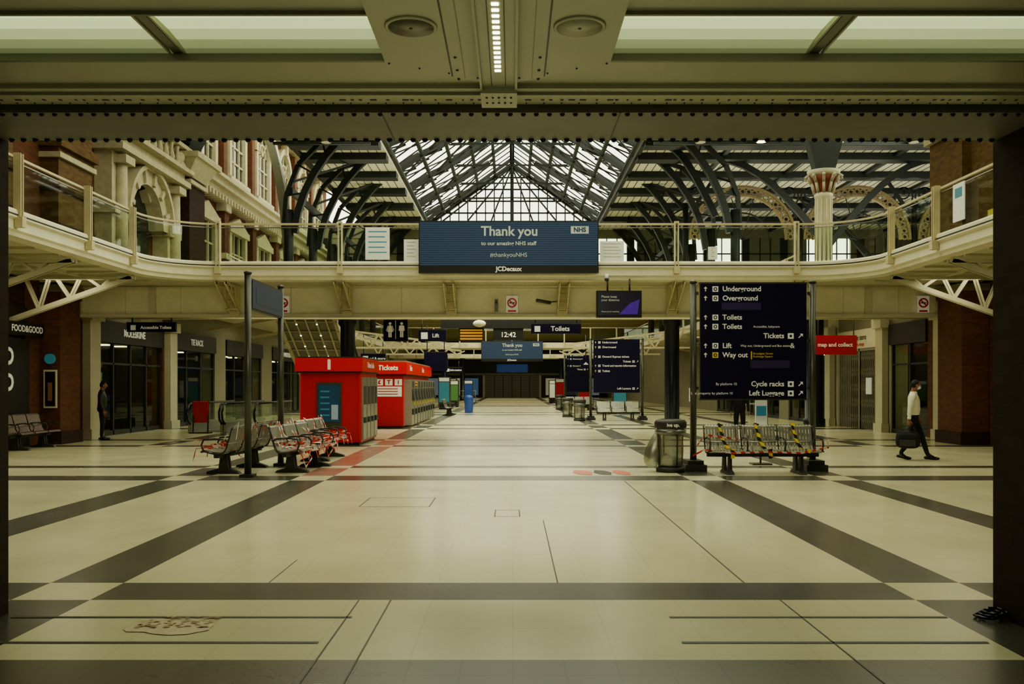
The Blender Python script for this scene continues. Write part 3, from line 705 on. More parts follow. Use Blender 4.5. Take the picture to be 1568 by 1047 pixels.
    for cx in (11.6, 17.35, 23.1):
        b = B('ornamental_iron_arch')
        b.arch((cx, yy, z0), (1, 0, 0), 2.15, 2.25, .2, GOLD, 0, 180, 24); b.arch((cx, yy, z0), (1, 0, 0), 2.6, 2.72, .2, GOLD, 0, 180, 24)
        for k in range(25):
            a = R(3.5+7.2*k); c = (cx+2.42*math.cos(a), yy, z0+2.42*math.sin(a)); b.arch(c, (1, 0, 0), .09, .165, .06, GOLD, 0, 360, 10)
        for s in (-1, 1):
            for r in (.5, .32, .2): b.arch((cx+s*2.35, yy, z0+2.15+(.5-r)), (1, 0, 0), r-.07, r, .06, DARKST, 0, 360, 14)
            b.cyl((cx+s*2.87, yy, 4.92), (cx+s*2.87, yy, z0+1.8), .14, DARKST); b.beam((cx+s*2.87, yy, z0+1), (cx+s*1.4, yy, 12.1), .1, .16, DARKST)
        b.arch((cx, yy, z0), (1, 0, 0), 1.3, 1.38, .05, DARKST, 0, 180, 12)
        for a in range(15, 180, 30): b.beam((cx, yy, z0), (cx+2.2*math.cos(R(a)), yy, z0+2.2*math.sin(R(a))), .03, .04, DARKST)
        b.done()
    b = B('roof_strut')
    for (x0, z0, x1, z1, y) in ((14.5, 8, 9.4, 12, 42), (14.5, 8, 19.5, 12, 42), (20, 8, 15, 12, 50), (20, 7.5, 26, 12, 44), (8.9, 9, 6.5, 12.2, 40)):
        n = 8; pv = None
        for k in range(n+1):
            t = k/n; p = Vector((x0+(x1-x0)*t, y, z0+(z1-z0)*math.sin(t*math.pi/2)))
            if pv: b.beam(pv, p, .22, .28, DARKST)
            pv = p
    b.done()
    b = B('aisle_edge_rib')
    pv = None
    for k in range(13):
        a = R(90*k/12); p = Vector((-12.6+2.9*math.sin(a)*.9, 41, 6+9*math.cos(a)))
        if pv: b.beam(pv, p, .5, .35, CEILD)
        pv = p
    b.done()
    for x, y in ((9.9, 36.4), (13, 36.5), (7.5, 36.5), (-7.4, 36.5), (16, 36.5)):
        b = B('pendant_lamp'); z = 11.45
        b.lathe([(.22, z-.15), (.28, z-.05), (.15, z+.1), (.05, z+.2)], (x, y-.1, 0), DARKST, 16); b.lathe([(.2, z-.17), (.2, z-.15)], (x, y-.1, 0), WARML if x in (9.9,) else CREAM, 16); b.cyl((x, y-.1, z+.15), (x, y-.1, z+.5), .03, DARKST); b.done()
roof()

# ------------------------------------------------------------------ far concourse
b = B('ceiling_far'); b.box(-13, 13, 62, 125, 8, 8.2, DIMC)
for y in range(64, 125, 5): b.box(-13, 13, y, y+.3, 7.6, 8, POSTM)
b.done()
b = B('wall_end'); b.box(-13.6, -4, 125, 125.3, 0, 8, WOODD); b.box(4, 13.6, 125, 125.3, 0, 8, WOODD); b.box(-4, 4, 125, 125.3, 3.0, 8, WOODD)
b.box(-4, -3.7, 124.8, 125, 0, 3.2, CREAM2); b.box(3.7, 4, 124.8, 125, 0, 3.2, CREAM2); b.box(-13, 13, 124.7, 125, 3.0, 3.3, DIMC)
for x in (-11, -8, -5.5, 5.5, 8, 11): b.box(x-.9, x+.9, 124.8, 125, .3, 2.6, pal[random.randrange(8)])
b.done()
b = B('roller_shutter'); b.box(-3.7, 3.7, 124.85, 125, 0, 3.0, SHUT)
for x in (-2.4, -1.2, 0, 1.2, 2.4): b.box(x-.05, x+.05, 124.8, 124.85, 0, 3, GREYD)
b.done()
for yy in (70, 96):
    b = B('far_balcony')
    b.box(-12.9, 12.9, yy, yy+4, 4.5, 4.9, CREAM); b.box(-12.9, 12.9, yy-.03, yy+.03, 6.0, 6.06, POSTM)
    b.poly([(-12.9, yy, 4.95), (12.9, yy, 4.95), (12.9, yy, 5.95), (-12.9, yy, 5.95)], GLASS)
    for x in range(-12, 13, 2): b.box(x-.05, x+.05, yy-.06, yy+.06, 4.5, 6.05, POSTM)
    for i in range(13): x = -12+2*i; b.box(x, x+.6, yy-.02, yy, 4.6, 4.8, CREAM2)
    b.done()
    for s in (-1, 1):
        b = B('support_column'); b.lathe([(.3, 0), (.3, .25), (.24, .3), (.24, 4.3), (.3, 4.49)], (s*5.3, yy+2, 0), NAVY2, 16); b.done()
for s in (-1, 1):
    b = B('gallery_walkway')
    b.box(s*9.6, s*12.95, 31, 69.9, 4.5, 4.9, CREAM2); b.box(s*9.58, s*9.62, 31, 69.9, 6.0, 6.05, POSTM)
    b.poly([(s*9.6, 31, 4.95), (s*9.6, 69.9, 4.95), (s*9.6, 69.9, 5.95), (s*9.6, 31, 5.95)], GLASS)
    y = 32
    while y < 70:
        b.box(s*9.55, s*9.65, y-.05, y+.05, 4.5, 6.05, POSTM)
        b.beam((s*12.8, y, 3.96), (s*9.8, y, 4.45), .08, .12, POSTM); b.beam((s*11.4, y, 4.18), (s*11.0, y, 4.45), .05, .06, POSTM)
        y += 6.4
    b.done()
b = B('suspended_truss')
for y in (48, 58):
    for s in (-1, 1):
        for k in range(6): b.beam((s*(9-k*1.0), y, 4.5-k*.12), (s*(8.5-k*1.0), y, 3.6), .06, .08, POSTM); b.beam((s*(8.5-k), y, 3.6), (s*(8-k), y, 4.4-k*.12), .06, .08, POSTM)
        b.beam((s*9.4, y, 3.6), (s*3.2, y, 3.6), .08, .1, POSTM); b.beam((s*9.4, y, 4.6), (s*3.2, y, 3.8), .08, .1, POSTM)
b.done()
billboard('advertising_screen', -2.35, 2.35, 69.7, 3.45, 5.0, 1.)
b = B('information_board'); b.box(-1.25, 1.3, 75, 75.2, 2.7, 3.35, BLUES); b.cyl((-1, 75.1, 3.3), (-1, 75.1, 4.5), .04, GREYD); b.cyl((1, 75.1, 3.3), (1, 75.1, 4.5), .04, GREYD); b.done()
b = B('departure_board')
Y = 34.
b.box(-2.65, 2.58, Y, Y+.3, 3.74, 4.12, BLACK); b.box(-1.98, -1.05, Y+.05, Y+.2, 3.27, 3.74, BLACK); b.box(-1.93, -1.1, Y+.03, Y+.05, 3.3, 3.7, ORNG)
b.box(-.7, .42, Y+.05, Y+.2, 3.3, 3.74, BLACK); b.text('12:42', .26, (-.14, Y+.03, 3.5), WHITE, bold=.004)
for x in (-2.3, 0, 2.3): b.cyl((x, Y+.15, 4.1), (x, Y+.15, 4.6), .04, GREYD)
b.box(-2.9, 2.9, Y+.0, Y+.3, 4.5, 4.62, DARKST)
b.done()
b = B('dome_mirror'); b.sph((-1.2, 33.7, 3.90), (.24, .14, .13), CREAM2, 16, 10); b.cyl((-1.2, 33.75, 3.9), (-1.2, 33.98, 4.0), .03, GREYD); b.done()
def hsign(name, x0, x1, y, z0, z1, txt=None, size=.2, top=4.5, m=NAVY, align='CENTER', icon=True):
    b = B(name); b.box(x0, x1, y, y+.12, z0, z1, m); b.box(x0-.02, x1+.02, y+.02, y+.1, z1, z1+.04, GREYD)
    if txt:
        b.text(txt, size, ((x0+x1)/2+(.15 if icon else 0), y-.01, (z0+z1)/2), WHITE, bold=.005)
        if icon: h = (z1-z0)*.3; b.box(x0+.12, x0+.12+2*h, y-.01, y, (z0+z1)/2-h, (z0+z1)/2+h, WHITE)
    for x in (x0+.15, x1-.15): b.cyl((x, y+.06, z1), (x, y+.06, top), .025, GREYD)
    return b
hsign('accessible_toilets_sign', -11.8, -10.3, 28, 3.26, 3.52, 'Accessible Toilets', .13).done()
hsign('toilets_sign', .68, 2.45, 32.5, 3.46, 3.80, 'Toilets', .24).done()
hsign('lift_sign', -4.2, -2.95, 41, 3.6, 4.1, 'Lift', .24, 4.6).done()
hsign('information_sign_small', -3.55, -2.65, 48, 2.3, 2.55, 'Information', .13, 2.9).done()
hsign('shop_blade_sign', -8.6, -7.2, 52, 2.9, 3.4, 'Food & more', .2, 4.5).done()
def figure_icon(b, x, y, z, h, female=False):
    b.cyl((x, y-.012, z+h*.9), (x, y, z+h*.9), h*.09, WHITE, seg=14)
    if female: b.prism([(x-h*.08, y-.012, z+h*.78), (x+h*.08, y-.012, z+h*.78), (x+h*.2, y-.012, z+h*.35), (x-h*.2, y-.012, z+h*.35)], (0, .01, 0), WHITE)
    else: b.box(x-h*.13, x+h*.13, y-.012, y, z+h*.42, z+h*.78, WHITE)
    for s in (-1, 1): b.box(x+s*h*.06-h*.045, x+s*h*.06+h*.045, y-.012, y, z, z+h*.5, WHITE); b.beam((x+s*h*.14, y-.006, z+h*.75), (x+s*h*(.24 if female else .17), y-.006, z+h*.42), .01, h*.05, WHITE)
b = hsign('toilets_pictogram_sign', -4.22, -3.42, 30, 3.07, 3.85); figure_icon(b, -4.0, 30, 3.2, .5, True); figure_icon(b, -3.62, 30, 3.2, .5); b.box(-3.825, -3.81, 29.99, 30, 3.15, 3.75, WHITE); b.done()
b = hsign('information_pictogram_sign', -4.35, -3.2, 45.2, 2.35, 3.25, top=4.6)
for x in (-4.05, -3.5): b.cyl((x, 45.185, 2.8), (x, 45.2, 2.8), .25, WHITE, seg=20); b.text('i', .5, (x, 45.17, 2.8), NAVY, bold=.02)
b.done()
b = B('arrow_sign'); b.box(3.9, 4.5, 52, 52.1, 2.6, 3.1, NAVY); b.prism([(4.2, 51.98, 2.95), (4.05, 51.98, 2.8), (4.35, 51.98, 2.8)], (0, .01, 0), WHITE); b.cyl((4.2, 52.05, 3.1), (4.2, 52.05, 4.5), .03, GREYD); b.done()

# ------------------------------------------------------------------ totem signs
def totem(name, x0, x1, y, zb, zt, rows, size=.15, feet=True):
    b = B(name)
    for x in (x0-.13, x1+.13):
        b.cyl((x, y+.05, 0), (x, y+.05, zt), .062, GREYP, seg=18); b.lathe([(.07, zt), (.07, zt+.03), (.02, zt+.05)], (x, y+.05, 0), GREYP, 18)
        if feet: b.prism([(x-.2, y-.25, 0), (x+.2, y-.25, 0), (x+.2, y+.4, 0), (x-.2, y+.4, 0)], (0, 0, .12), GREYD); b.box(x-.15, x+.15, y-.2, y+.32, .12, .2, GREYD)
    b.box(x0, x1, y, y+.1, zb, zt-.02, NAVY); b.box(x0-.02, x1+.02, y+.02, y+.08, zt-.02, zt+.01, GREYP); b.box(x0-.02, x1+.02, y+.02, y+.08, zb-.03, zb, GREYP)
    for x in (x0-.07, x1+.03):
        for z in (zb+.2, (zb+zt)/2, zt-.2): b.box(x, x+.04, y+.03, y+.07, z-.03, z+.03, GREYP)
    H = zt-zb; k = size/.13
    for t, s, side in rows:
        z = zt-H*t; a = .043*k
        if side == 'L':
            xa = x0+.09*k
            b.box(xa-.008*k, xa+.008*k, y-.006, y, z-a, z+a*.6, WHITE); b.prism([(xa, y-.006, z+a*1.1), (xa-a*.8, y-.006, z+.2*a), (xa+a*.8, y-.006, z+.2*a)], (0, .005, 0), WHITE)
            xi = x0+.27*k; b.box(xi-a*1.25, xi+a*1.25, y-.006, y, z-a*1.2, z+a*1.2, WHITE if 'Way' not in s[:3] else YELL); b.arch((xi, y-.008, z), (1, 0, 0), a*.45, a*.8, .004, NAVY, 0, 360, 12)
            p = s.split('|'); b.text(p[0], size, (x0+.40*k, y-.006, z), WHITE, align='LEFT', bold=.0025)
            if len(p) > 1: b.text(p[1], size*.45, (x0+.42*k+len(p[0])*size*.60, y-.006, z), WHITE, align='LEFT')
        else:
            xa = x1-.11*k
            b.beam((xa-a*.8, y-.004, z-a*.8), (xa+a*.6, y-.004, z+a*.6), .006, .016*k, WHITE); b.prism([(xa+a, y-.006, z+a), (xa-a*.3, y-.006, z+a), (xa+a, y-.006, z-a*.3)], (0, .005, 0), WHITE)
            xi = x1-.29*k; b.box(xi-a*1.25, xi+a*1.25, y-.006, y, z-a*1.2, z+a*1.2, WHITE); b.box(xi-a*.5, xi+a*.5, y-.009, y-.006, z-a*.5, z+a*.5, NAVY)
            p = s.split('|'); b.text(p[-1], size, (x1-.41*k, y-.006, z), WHITE, align='RIGHT', bold=.0025)
            if len(p) > 1: b.text(p[0], size*.5, (x1-.45*k-len(p[-1])*size*.58, y-.006, z), WHITE, align='RIGHT')
    return b
rows = [(.055, 'Underground', 'L'), (.135, 'Overground', 'L'), (.30, 'Toilets', 'L'), (.38, 'Toilets|Accessible, babycare', 'L'), (.46, 'Tickets', 'R'), (.545, 'Lift|Way out, Underground and Bus station', 'L'), (.625, 'Way out', 'L'), (.875, 'By platform 10|Cycle racks', 'R'), (.955, 'Lost property by platform 10|Left Luggage', 'R')]
b = totem('direction_sign', 3.60, 5.62, 17.45, 1.37, 3.58, rows, .135)
b.box(4.0, 4.75, 17.444, 17.45, 3.06, 3.2, mk('purple_patch', (.03, .014, .10), .5)); b.box(4.55, 5.3, 17.444, 17.45, 1.95, 2.1, mk('purple_patch2', (.025, .013, .08), .5))
b.text('Broadgate Street\nExchange Square', .055, (4.60, 17.444, 2.2), YELL, align='LEFT'); b.box(4.56, 4.58, 17.444, 17.45, 2.12, 2.27, YELL)
b.text('&', .14, (5.35, 17.444, 2.375), WHITE); b.done()
rows2 = [(.06, 'Underground', 'L'), (.15, 'Overground', 'L'), (.33, 'Onward Express tickets', 'L'), (.42, 'Tickets', 'R'), (.5, 'Travel and tourist information', 'L'), (.6, 'Toilets', 'L'), (.93, 'Left Luggage', 'R')]
totem('direction_sign', 3.82, 5.98, 42.8, 1.3, 3.78, rows2, .13).done()
totem('direction_sign', 3.62, 5.1, 60.5, 1.2, 3.75, rows2[:4], .13).done()
b = B('hanging_board_sign')
for y in (16.2, 18.5): b.cyl((-4.68, y, 0), (-4.68, y, 3.6), .06, GREYP, seg=18); b.lathe([(.07, 3.6), (.07, 3.63), (.02, 3.65)], (-4.68, y, 0), GREYP, 16); b.box(-4.80, -4.56, y-.12, y+.12, 0, .05, GREYD)
BLG = mk('slate_blue_panel', (.05, .07, .13), .3)
b.box(-4.74, -4.62, 16.3, 18.42, 3.0, 3.5, BLG); b.box(-4.72, -4.64, 16.26, 18.44, 3.5, 3.53, GREYP); b.box(-4.72, -4.64, 16.26, 18.44, 2.97, 3.0, GREYP)
b.box(-4.62, -4.615, 16.5, 18.2, 3.1, 3.4, BLG); b.done()

# ------------------------------------------------------------------ benches
PROF = [(-.27, .415), (-.255, .44), (-.2, .45), (-.05, .415), (.1, .40), (.18, .43), (.22, .5), (.27, .66), (.32, .84), (.35, .88)]
def bench(W, n, loc, rotz, tape=None, sm=None):
    sm = sm or SILV
    b = B('steel_bench'); sw = W/n
    for i in range(n):
        x0 = -W/2+sw*i+.03; x1 = -W/2+sw*(i+1)-.03
        k = 11; st = (x1-x0)/k
        for j in range(k):
            a = x0+st*j; c = a+st*.72
            for (p, q) in zip(PROF[:-1], PROF[1:]): b.beam(((a+c)/2, p[0], p[1]), ((a+c)/2, q[0], q[1]), st*.72, .014, sm)
        for (y, z) in ((-.26, .425), (.13, .405), (.33, .86), (.24, .58)): b.cyl((x0, y, z-.012), (x1, y, z-.012), .014, sm, seg=8)
    for i in range(n+1):
        x = -W/2+sw*i
        b.tube([(x, -.2, .42), (x, -.24, .55), (x, -.2, .64), (x, 0, .66), (x, .2, .64), (x, .27, .6)], .016, GREYD, 6)
        b.tube([(x, p[0], p[1]-.02) for p in PROF[1:]], .014, GREYD, 6)
    b.box(-W/2, W/2, .0, .07, .31, .38, GREYD)
    for x in (-W*.32, W*.32):
        for d in (-.05, .05): b.prism([(x+d-.025, -.02, .36), (x+d-.025, .1, .36), (x+d-.025, .14, .05), (x+d-.025, -.06, .05)], (.05, 0, 0), GREYD)
        b.prism([(x-.06, -.3, 0), (x-.06, .34, 0), (x-.06, .3, .04), (x-.06, .1, .1), (x-.06, -.05, .1), (x-.06, -.28, .04)], (.12, 0, 0), GREYD)
        for y in (-.2, .25): b.beam((x, .04, .33), (x, y, .41), .04, .05, GREYD)
    if tape == 'haz':
        for i in range(n):
            x = -W/2+sw*(i+.5)
            path = [(x-.08, .38, .4), (x-.04, .39, .9), (x-.02, .34, .905), (x, .24, .6), (x+.08, .17, .44), (x+.06, -.28, .46), (x+.05, -.29, .3)]
            b.ribbon(path, .06, HAZ, up=(1, 0, 0)); b.ribbon([(p[0]+.012-.1*(p[2]-.4), p[1]-.006, p[2]+.012) for p in path[2:]], .045, HAZ, up=(1, 0, 0))
        b.ribbon([(-W/2-.25, .1, .32), (-W/2-.1, -.2, .45), (-W*.3, -.3, .40), (0, -.3, .42), (W*.3, -.3, .40), (W/2+.1, -.25, .5), (W/2+.15, .1, .72)], .035, RWT)
        b.ribbon([(-W/2-.2, .0, .5), (-W/2, .2, .7), (-W*.2, .22, .62)], .035, RWT)
    if tape == 'rw':
        rnd = random.Random(int(abs(loc[1])*10))
        for i in range(n*2+1):
            x = -W/2+sw*.5*i
            pts = [(x+rnd.uniform(-.2, .2), y+rnd.uniform(-.04, .04), z+rnd.uniform(0, .06)) for (y, z) in ((.36, .6), (.37, .9), (.25, .65), (.15, .48), (-.1, .46), (-.3, .46), (-.34, .25))]
            b.ribbon(pts, .04, RWT, up=(.8, 0, .3))
        b.ribbon([(-W/2+W*t/10, -.25+.5*(t % 2), .48+.1*rnd.random()) for t in range(11)], .04, RWT); b.ribbon([(-W/2+W*t/14, -.3+.1*math.sin(t), .35+.12*rnd.random()) for t in range(15)], .04, RWT)
        for s in (-1,): b.ribbon([(s*W/2, -.2, .46), (s*(W/2+.15), -.35, .35), (s*(W/2+.1), -.4, .15), (s*(W/2-.1), -.45, .3), (s*(W/2-.2), -.3, .45)], .04, RWT)
    return b.done(loc=loc, rotz=rotz)
bench(2.05, 3, (4.62, 16.82, 0), 0, 'haz')
bench(2.1, 3, (-5.25, 17.5, 0), R(-96), 'rw')
bench(2.1, 3, (-4.0, 17.7, 0), R(84), 'rw')
bench(2.0, 3, (-4.15, 20.2, 0), R(86), 'rw')
bench(2.0, 3, (-12.3, 23.4, 0), R(90), None, SEATD)
bench(2.0, 3, (4.9, 42.1, 0), 0, None)
bench(2.2, 3, (-3.4, 50, 0), R(90), None)
bench(1.8, 3, (4.4, 59.6, 0), 0, None)

# ------------------------------------------------------------------ litter bins
def bin_(loc, bag=True, k=1.):
    b = B('litter_bin')
    b.lathe([(.27, 0), (.27, .08), (.2, .1)], (0, 0, 0), GREYD, 24)
    for a in range(0, 360, 90): b.cyl((.24*math.cos(R(a+20)), .24*math.sin(R(a+20)), .05), (.27*math.cos(R(a+20)), .27*math.sin(R(a+20)), .9), .014, GREYD, seg=8)
    b.lathe([(.20, .10), (.23, .14), (.245, .4), (.235, .6), (.26, .86), (.27, .9)], (0, 0, 0), BAG, 22)
    b.lathe([(.18, .10), (.20, .13), (.21, .24), (.1, .30)], (0, 0, 0), BAGW, 14)
    b.lathe([(.285, .82), (.30, .84), (.30, .93), (.27, .97), (.2, .99), (.2, .96)], (0, 0, 0), GREYD, 28)
    b.lathe([(.295, .80), (.29, .72), (.27, .70), (.265, .8)], (0, 0, 0), BAG, 22)
    if bag: b.sph((-.30, .03, .42), (.13, .12, .36), BAG, 14, 10, (0, R(12), 0), lambda c: Vector((c.x*(1.2-.5*c.z), c.y*(1.2-.5*c.z), c.z))); b.text('ive up.', .09, (0, -.305, .885), WHITE, bold=.003)
    o = b.done(loc=loc); o.scale = (k, k, k); return o
bin_((2.98, 17.2, 0)); bin_((3.1, 42, 0), False); bin_((2.85, 47, 0), False); bin_((3.2, 61, 0), False)

# ------------------------------------------------------------------ red kiosks
b = B('information_kiosk')
x0, x1, y0, y1 = -5.72, -4.08, 24.7, 27.5
b.box(x0, x1, y0, y1, .08, 2.05, REDP); b.box(x0+.05, x1-.05, y0+.05, y1-.05, 0, .08, GREYD)
b.box(x0-.12, x1+.06, y0-.1, y1+.1, 2.0, 2.36, REDD); b.box(x0-.06, x1+.02, y0-.05, y1+.04, 2.36, 2.40, GREYD); b.box(x0-.08, x1+.04, y0-.08, y1+.06, 1.96, 2.0, BLACK)
for x in (x0, x1-.05): b.box(x, x+.05, y0-.02, y0+.02, .1, 1.95, REDD)
b.text('i', .36, (x0+.80, y0-.11, 2.18), WHITE, bold=.025)
b.box(x0+.45, x0+1.12, y0-.04, y0, .5, 1.70, GREYP); b.box(x0+.50, x0+1.07, y0-.05, y0-.04, .64, 1.63, mk('dark_screen', (.02, .05, .09), .2, emit=.12, ecol=(.05, .14, .22)))
for i in range(5): b.box(x0+.55, x0+.8, y0-.055, y0-.05, .8+i*.16, .84+i*.16, TEAL)
b.box(x0+.85, x0+1.03, y0-.055, y0-.05, .7, 1.1, pal[7])
for i in range(4):
    y = y0+.12+i*.66; b.box(x1, x1+.05, y, y+.56, .15, 1.85, SILV); b.box(x1+.05, x1+.06, y+.08, y+.48, 1.1, 1.6, GREYD); b.box(x1+.05, x1+.09, y+.1, y+.45, .6, .75, GREYD)
b.text('Tickets & info', .22, (x1+.07, y0+1.3, 2.18), WHITE, face='+X'); b.done(bevel=.012)
b = B('ticket_machine_kiosk')
x0, x1, y0, y1 = -5.22, -4.12, 34.6, 45
b.box(x0, x1, y0, y1, .08, 2.1, REDP); b.box(x0+.05, x1-.05, y0+.05, y1-.05, 0, .08, GREYD)
b.box(x0-.15, x1+.16, y0-.16, y1, 2.05, 2.5, REDD); b.box(x0-.1, x1+.1, y0-.1, y1, 2.5, 2.56, DIMC); b.box(x0-.1, x1+.1, y0-.1, y1, 2.0, 2.05, BLACK)
b.text('Tickets', .26, (x0+.55, y0-.17, 2.28), WHITE, bold=.01)
for i, l in enumerate(('£', 'T', 'i')):
    xx = x0+.2+i*.36; b.box(xx-.14, xx+.14, y0-.01, y0, 1.62, 1.86, WHITE); b.text(l, .2, (xx, y0-.015, 1.74), REDP, bold=.01)
b.box(x0+.06, x1-.05, y0-.01, y0, 1.2, 1.58, WHITE)
for i in range(3): b.box(x0+.14, x1-.2, y0-.014, y0-.01, 1.28+.1*i, 1.31+.1*i, REDP)
for i in range(9):
    y = y0+.3+i*1.14
    b.box(x1, x1+.3, y, y+.82, .1, 1.85, SILV); b.prism([(x1+.3, y+.06, 1.05), (x1+.3, y+.76, 1.05), (x1+.22, y+.76, 1.5), (x1+.22, y+.06, 1.5)], (.1, 0, 0), GREYD); b.box(x1+.3, x1+.34, y+.12, y+.6, .5, .72, BLACK)
    b.box(x1+.3, x1+.315, y+.1, y+.7, 1.55, 1.78, ORNG if i == 1 else GREYD); b.box(x1+.3, x1+.33, y+.62, y+.76, .85, 1.0, YELL)
b.text('Tickets', .3, (x1+.17, y0+1.2, 2.28), WHITE, face='+X'); b.text('Tickets', .3, (x1+.17, y0+6.0, 2.28), WHITE, face='+X'); b.done(bevel=.012)

# ------------------------------------------------------------------ escalators
b = B('escalator')
x0, x1 = -7.6, -5.65
def ep(x, t, dz=0): return Vector((x, 28.95+8.25*t, 4.39-4.39*t+dz))
b.prism([ep(x0, 0, -.45), ep(x0, .9, -.45), ep(x0, 1, 0), ep(x0, 0, 0)], (.12, 0, 0), CREAM2); b.prism([ep(x1-.12, 0, -.45), ep(x1-.12, .9, -.45), ep(x1-.12, 1, 0), ep(x1-.12, 0, 0)], (.12, 0, 0), CREAM2)
b.poly([ep(x0, 0, -.42), ep(x1, 0, -.42), ep(x1, .9, -.42), ep(x0, .9, -.42)], CEILD)
for i in range(15):
    t = .9*i/14; b.beam(ep(x0, t, -.44), ep(x1, t, -.44), .05, .04, CREAM2)
for k in range(5):
    x = x0+.3+k*.33; b.beam(ep(x, 0, -.45), ep(x, .9, -.45), .05, .03, CREAM2)
    if k in (1, 3):
        for j in range(12): p = ep(x, .9*j/12, -.47); b.sph(p, (.03, .03, .02), LED, 8, 5)
for i in range(40):
    t = i/40; p = ep(0, t); b.box(x0+.15, x1-.15, p.y, p.y+.225, p.z-.12, p.z-.02, GREYD)
for x in (x0+.06, (x0+x1)/2, x1-.06):
    b.poly([ep(x, .12, 0), ep(x, 1, 0), ep(x, 1, .85), ep(x, .3, .85)], GLASS); b.tube([ep(x, .3, .88), ep(x, 1, .88), Vector((x, 37.9, .88)), Vector((x, 38.1, .7)), Vector((x, 38.0, .45)), Vector((x, 37.5, .35))], .035, BLACK, 8)
b.done()
b = B('escalator')
for x in (-11.1, -10.0, -9.9, -8.8):
    b.box(x-.06, x+.06, 31.5, 36.5, 0, .35, SILV); b.poly([(x, 31.6, .35), (x, 36.4, .35), (x, 36.4, .95), (x, 31.6, .95)], GLASS)
    b.tube([(x, 31.5, .3), (x, 31.25, .45), (x, 31.2, .7), (x, 31.4, .95), (x, 31.6, 1.0), (x, 36.5, 1.0)], .04, BLACK, 8)
for i in range(18): b.box(-11.0, -8.9, 32+i*.25, 32.2+i*.25, 0, .03, GREYD if i % 2 else SILV)
b.done()
b = B('red_barrier_sign'); b.obox((-10.55, 31.0, .72), (.52, .06, .72), (R(8), 0, 0), REDP); b.beam((-10.8, 30.95, 0), (-10.8, 31.05, 1.1), .04, .04, GREYD); b.beam((-10.3, 30.95, 0), (-10.3, 31.05, 1.1), .04, .04, GREYD); b.box(-10.9, -10.2, 30.8, 31.15, 0, .04, GREYD); b.done()

b = B('recycling_bin'); x, y = -2.55, 54; b.lathe([(.2, 0), (.24, .05), (.27, .85), (.28, .9), (.2, 1.0), (.05, 1.05)], (x, y, 0), BLUES, 18); b.cyl((x-.15, y-.2, .85), (x+.15, y-.2, .85), .03, BLACK); b.done()
for x0, x1, y, m, h in ((-5.0, -4.2, 62, TEAL, 2.2), (-4.9, -4.0, 68.5, GREENS, 2.0), (-5.6, -4.6, 76, REDP, 2.2), (-4.4, -3.6, 84, BLUES, 2.1), (3.6, 4.5, 76, REDD, 2.2), (3.4, 4.4, 84, WHITE, 2.1), (4.8, 5.6, 66, REDP, 1.9), (6.4, 7.3, 58, TEAL, 2.2)):
    b = B('vending_machine'); b.box(x0, x1, y, y+.8, .1, h, GREYP); b.box(x0+.06, x1-.06, y-.02, y, .5, h-.35, m); b.box(x0+.06, x1-.06, y-.02, y, h-.3, h-.06, WHITE); b.box(x0+.1, x1-.1, y-.02, y, .15, .4, BLACK); b.box(x0+.05, x1-.05, y+.05, y+.75, 0, .1, BLACK); b.done()
b = B('metal_railing')
for x in (-5.5, -4.5, -3.5): b.cyl((x, 88, 0), (x, 88, 1.1), .03, SILV)
b.cyl((-5.5, 88, 1.1), (-3.5, 88, 1.1), .03, SILV).cyl((-5.5, 88, .6), (-3.5, 88, .6), .02, SILV).done()
for x, y in ((9.1, 36), (10.1, 40), (8.7, 44)):
    b = B('sanitiser_stand'); b.lathe([(.22, 0), (.22, .03), (.03, .05), (.03, .9)], (x, y, 0), GREYP, 16); b.box(x-.17, x+.17, y-.04, y+.04, .85, 1.5, WHITE); b.box(x-.14, x+.14, y-.05, y-.04, 1.2, 1.45, BLUES); b.box(x-.06, x+.06, y-.12, y-.04, .95, 1.1, GREYD); b.done()
b = B('poster_stand'); b.box(4.98, 5.22, 18.7, 18.74, .75, 1.45, WHITE); b.box(5.0, 5.2, 18.695, 18.7, 1.0, 1.2, TEAL); b.cyl((5.1, 18.76, 0), (5.1, 18.76, 1.4), .02, GREYP); b.box(4.9, 5.3, 18.6, 18.9, 0, .03, GREYP); b.done()
b = B('luggage_trolley')
for x in (7.2, 7.9): b.tube([(x, 27, .1), (x, 28.2, .12), (x, 28.4, 1.05)], .02, SILV)
b.cyl((7.2, 28.4, 1.05), (7.9, 28.4, 1.05), .025, SILV).box(7.2, 7.9, 27, 28.2, .1, .14, SILV)
for x in (7.25, 7.85):
    for y in (27.1, 28.1): b.cyl((x-.02, y, .07), (x+.02, y, .07), .07, BLACK)
b.done()

# ------------------------------------------------------------------ people
def skinbody(V, E, rad, root):
    me = bpy.data.meshes.new('sk'); me.from_pydata(V, E, []); o = bpy.data.objects.new('sk', me); scene.collection.objects.link(o)
    md = o.modifiers.new('s', 'SKIN'); md.use_smooth_shade = True; md.branch_smoothing = .6
    for i, r in enumerate(rad):
        d = me.skin_vertices[0].data[i]; d.radius = r if isinstance(r, tuple) else (r, r); d.use_root = (i == root)
    su = o.modifiers.new('u', 'SUBSURF'); su.levels = 2; su.render_levels = 2
    bpy.context.view_layer.update()
    out = bpy.data.meshes.new_from_object(o.evaluated_get(bpy.context.evaluated_depsgraph_get()))
    bpy.data.objects.remove(o); return out
TORSO = [(.84, 0, -.01, .150, .105), (.92, 0, -.012, .178, .125), (1.0, 0, .0, .172, .125), (1.08, 0, .012, .168, .128), (1.18, 0, .012, .175, .125), (1.28, 0, .008, .19, .125), (1.36, 0, 0, .195, .112), (1.42, 0, -.005, .165, .09), (1.455, 0, -.005, .095, .072), (1.48, 0, .0, .064, .062), (1.53, 0, .012, .056, .058), (1.60, 0, .022, .055, .060)]
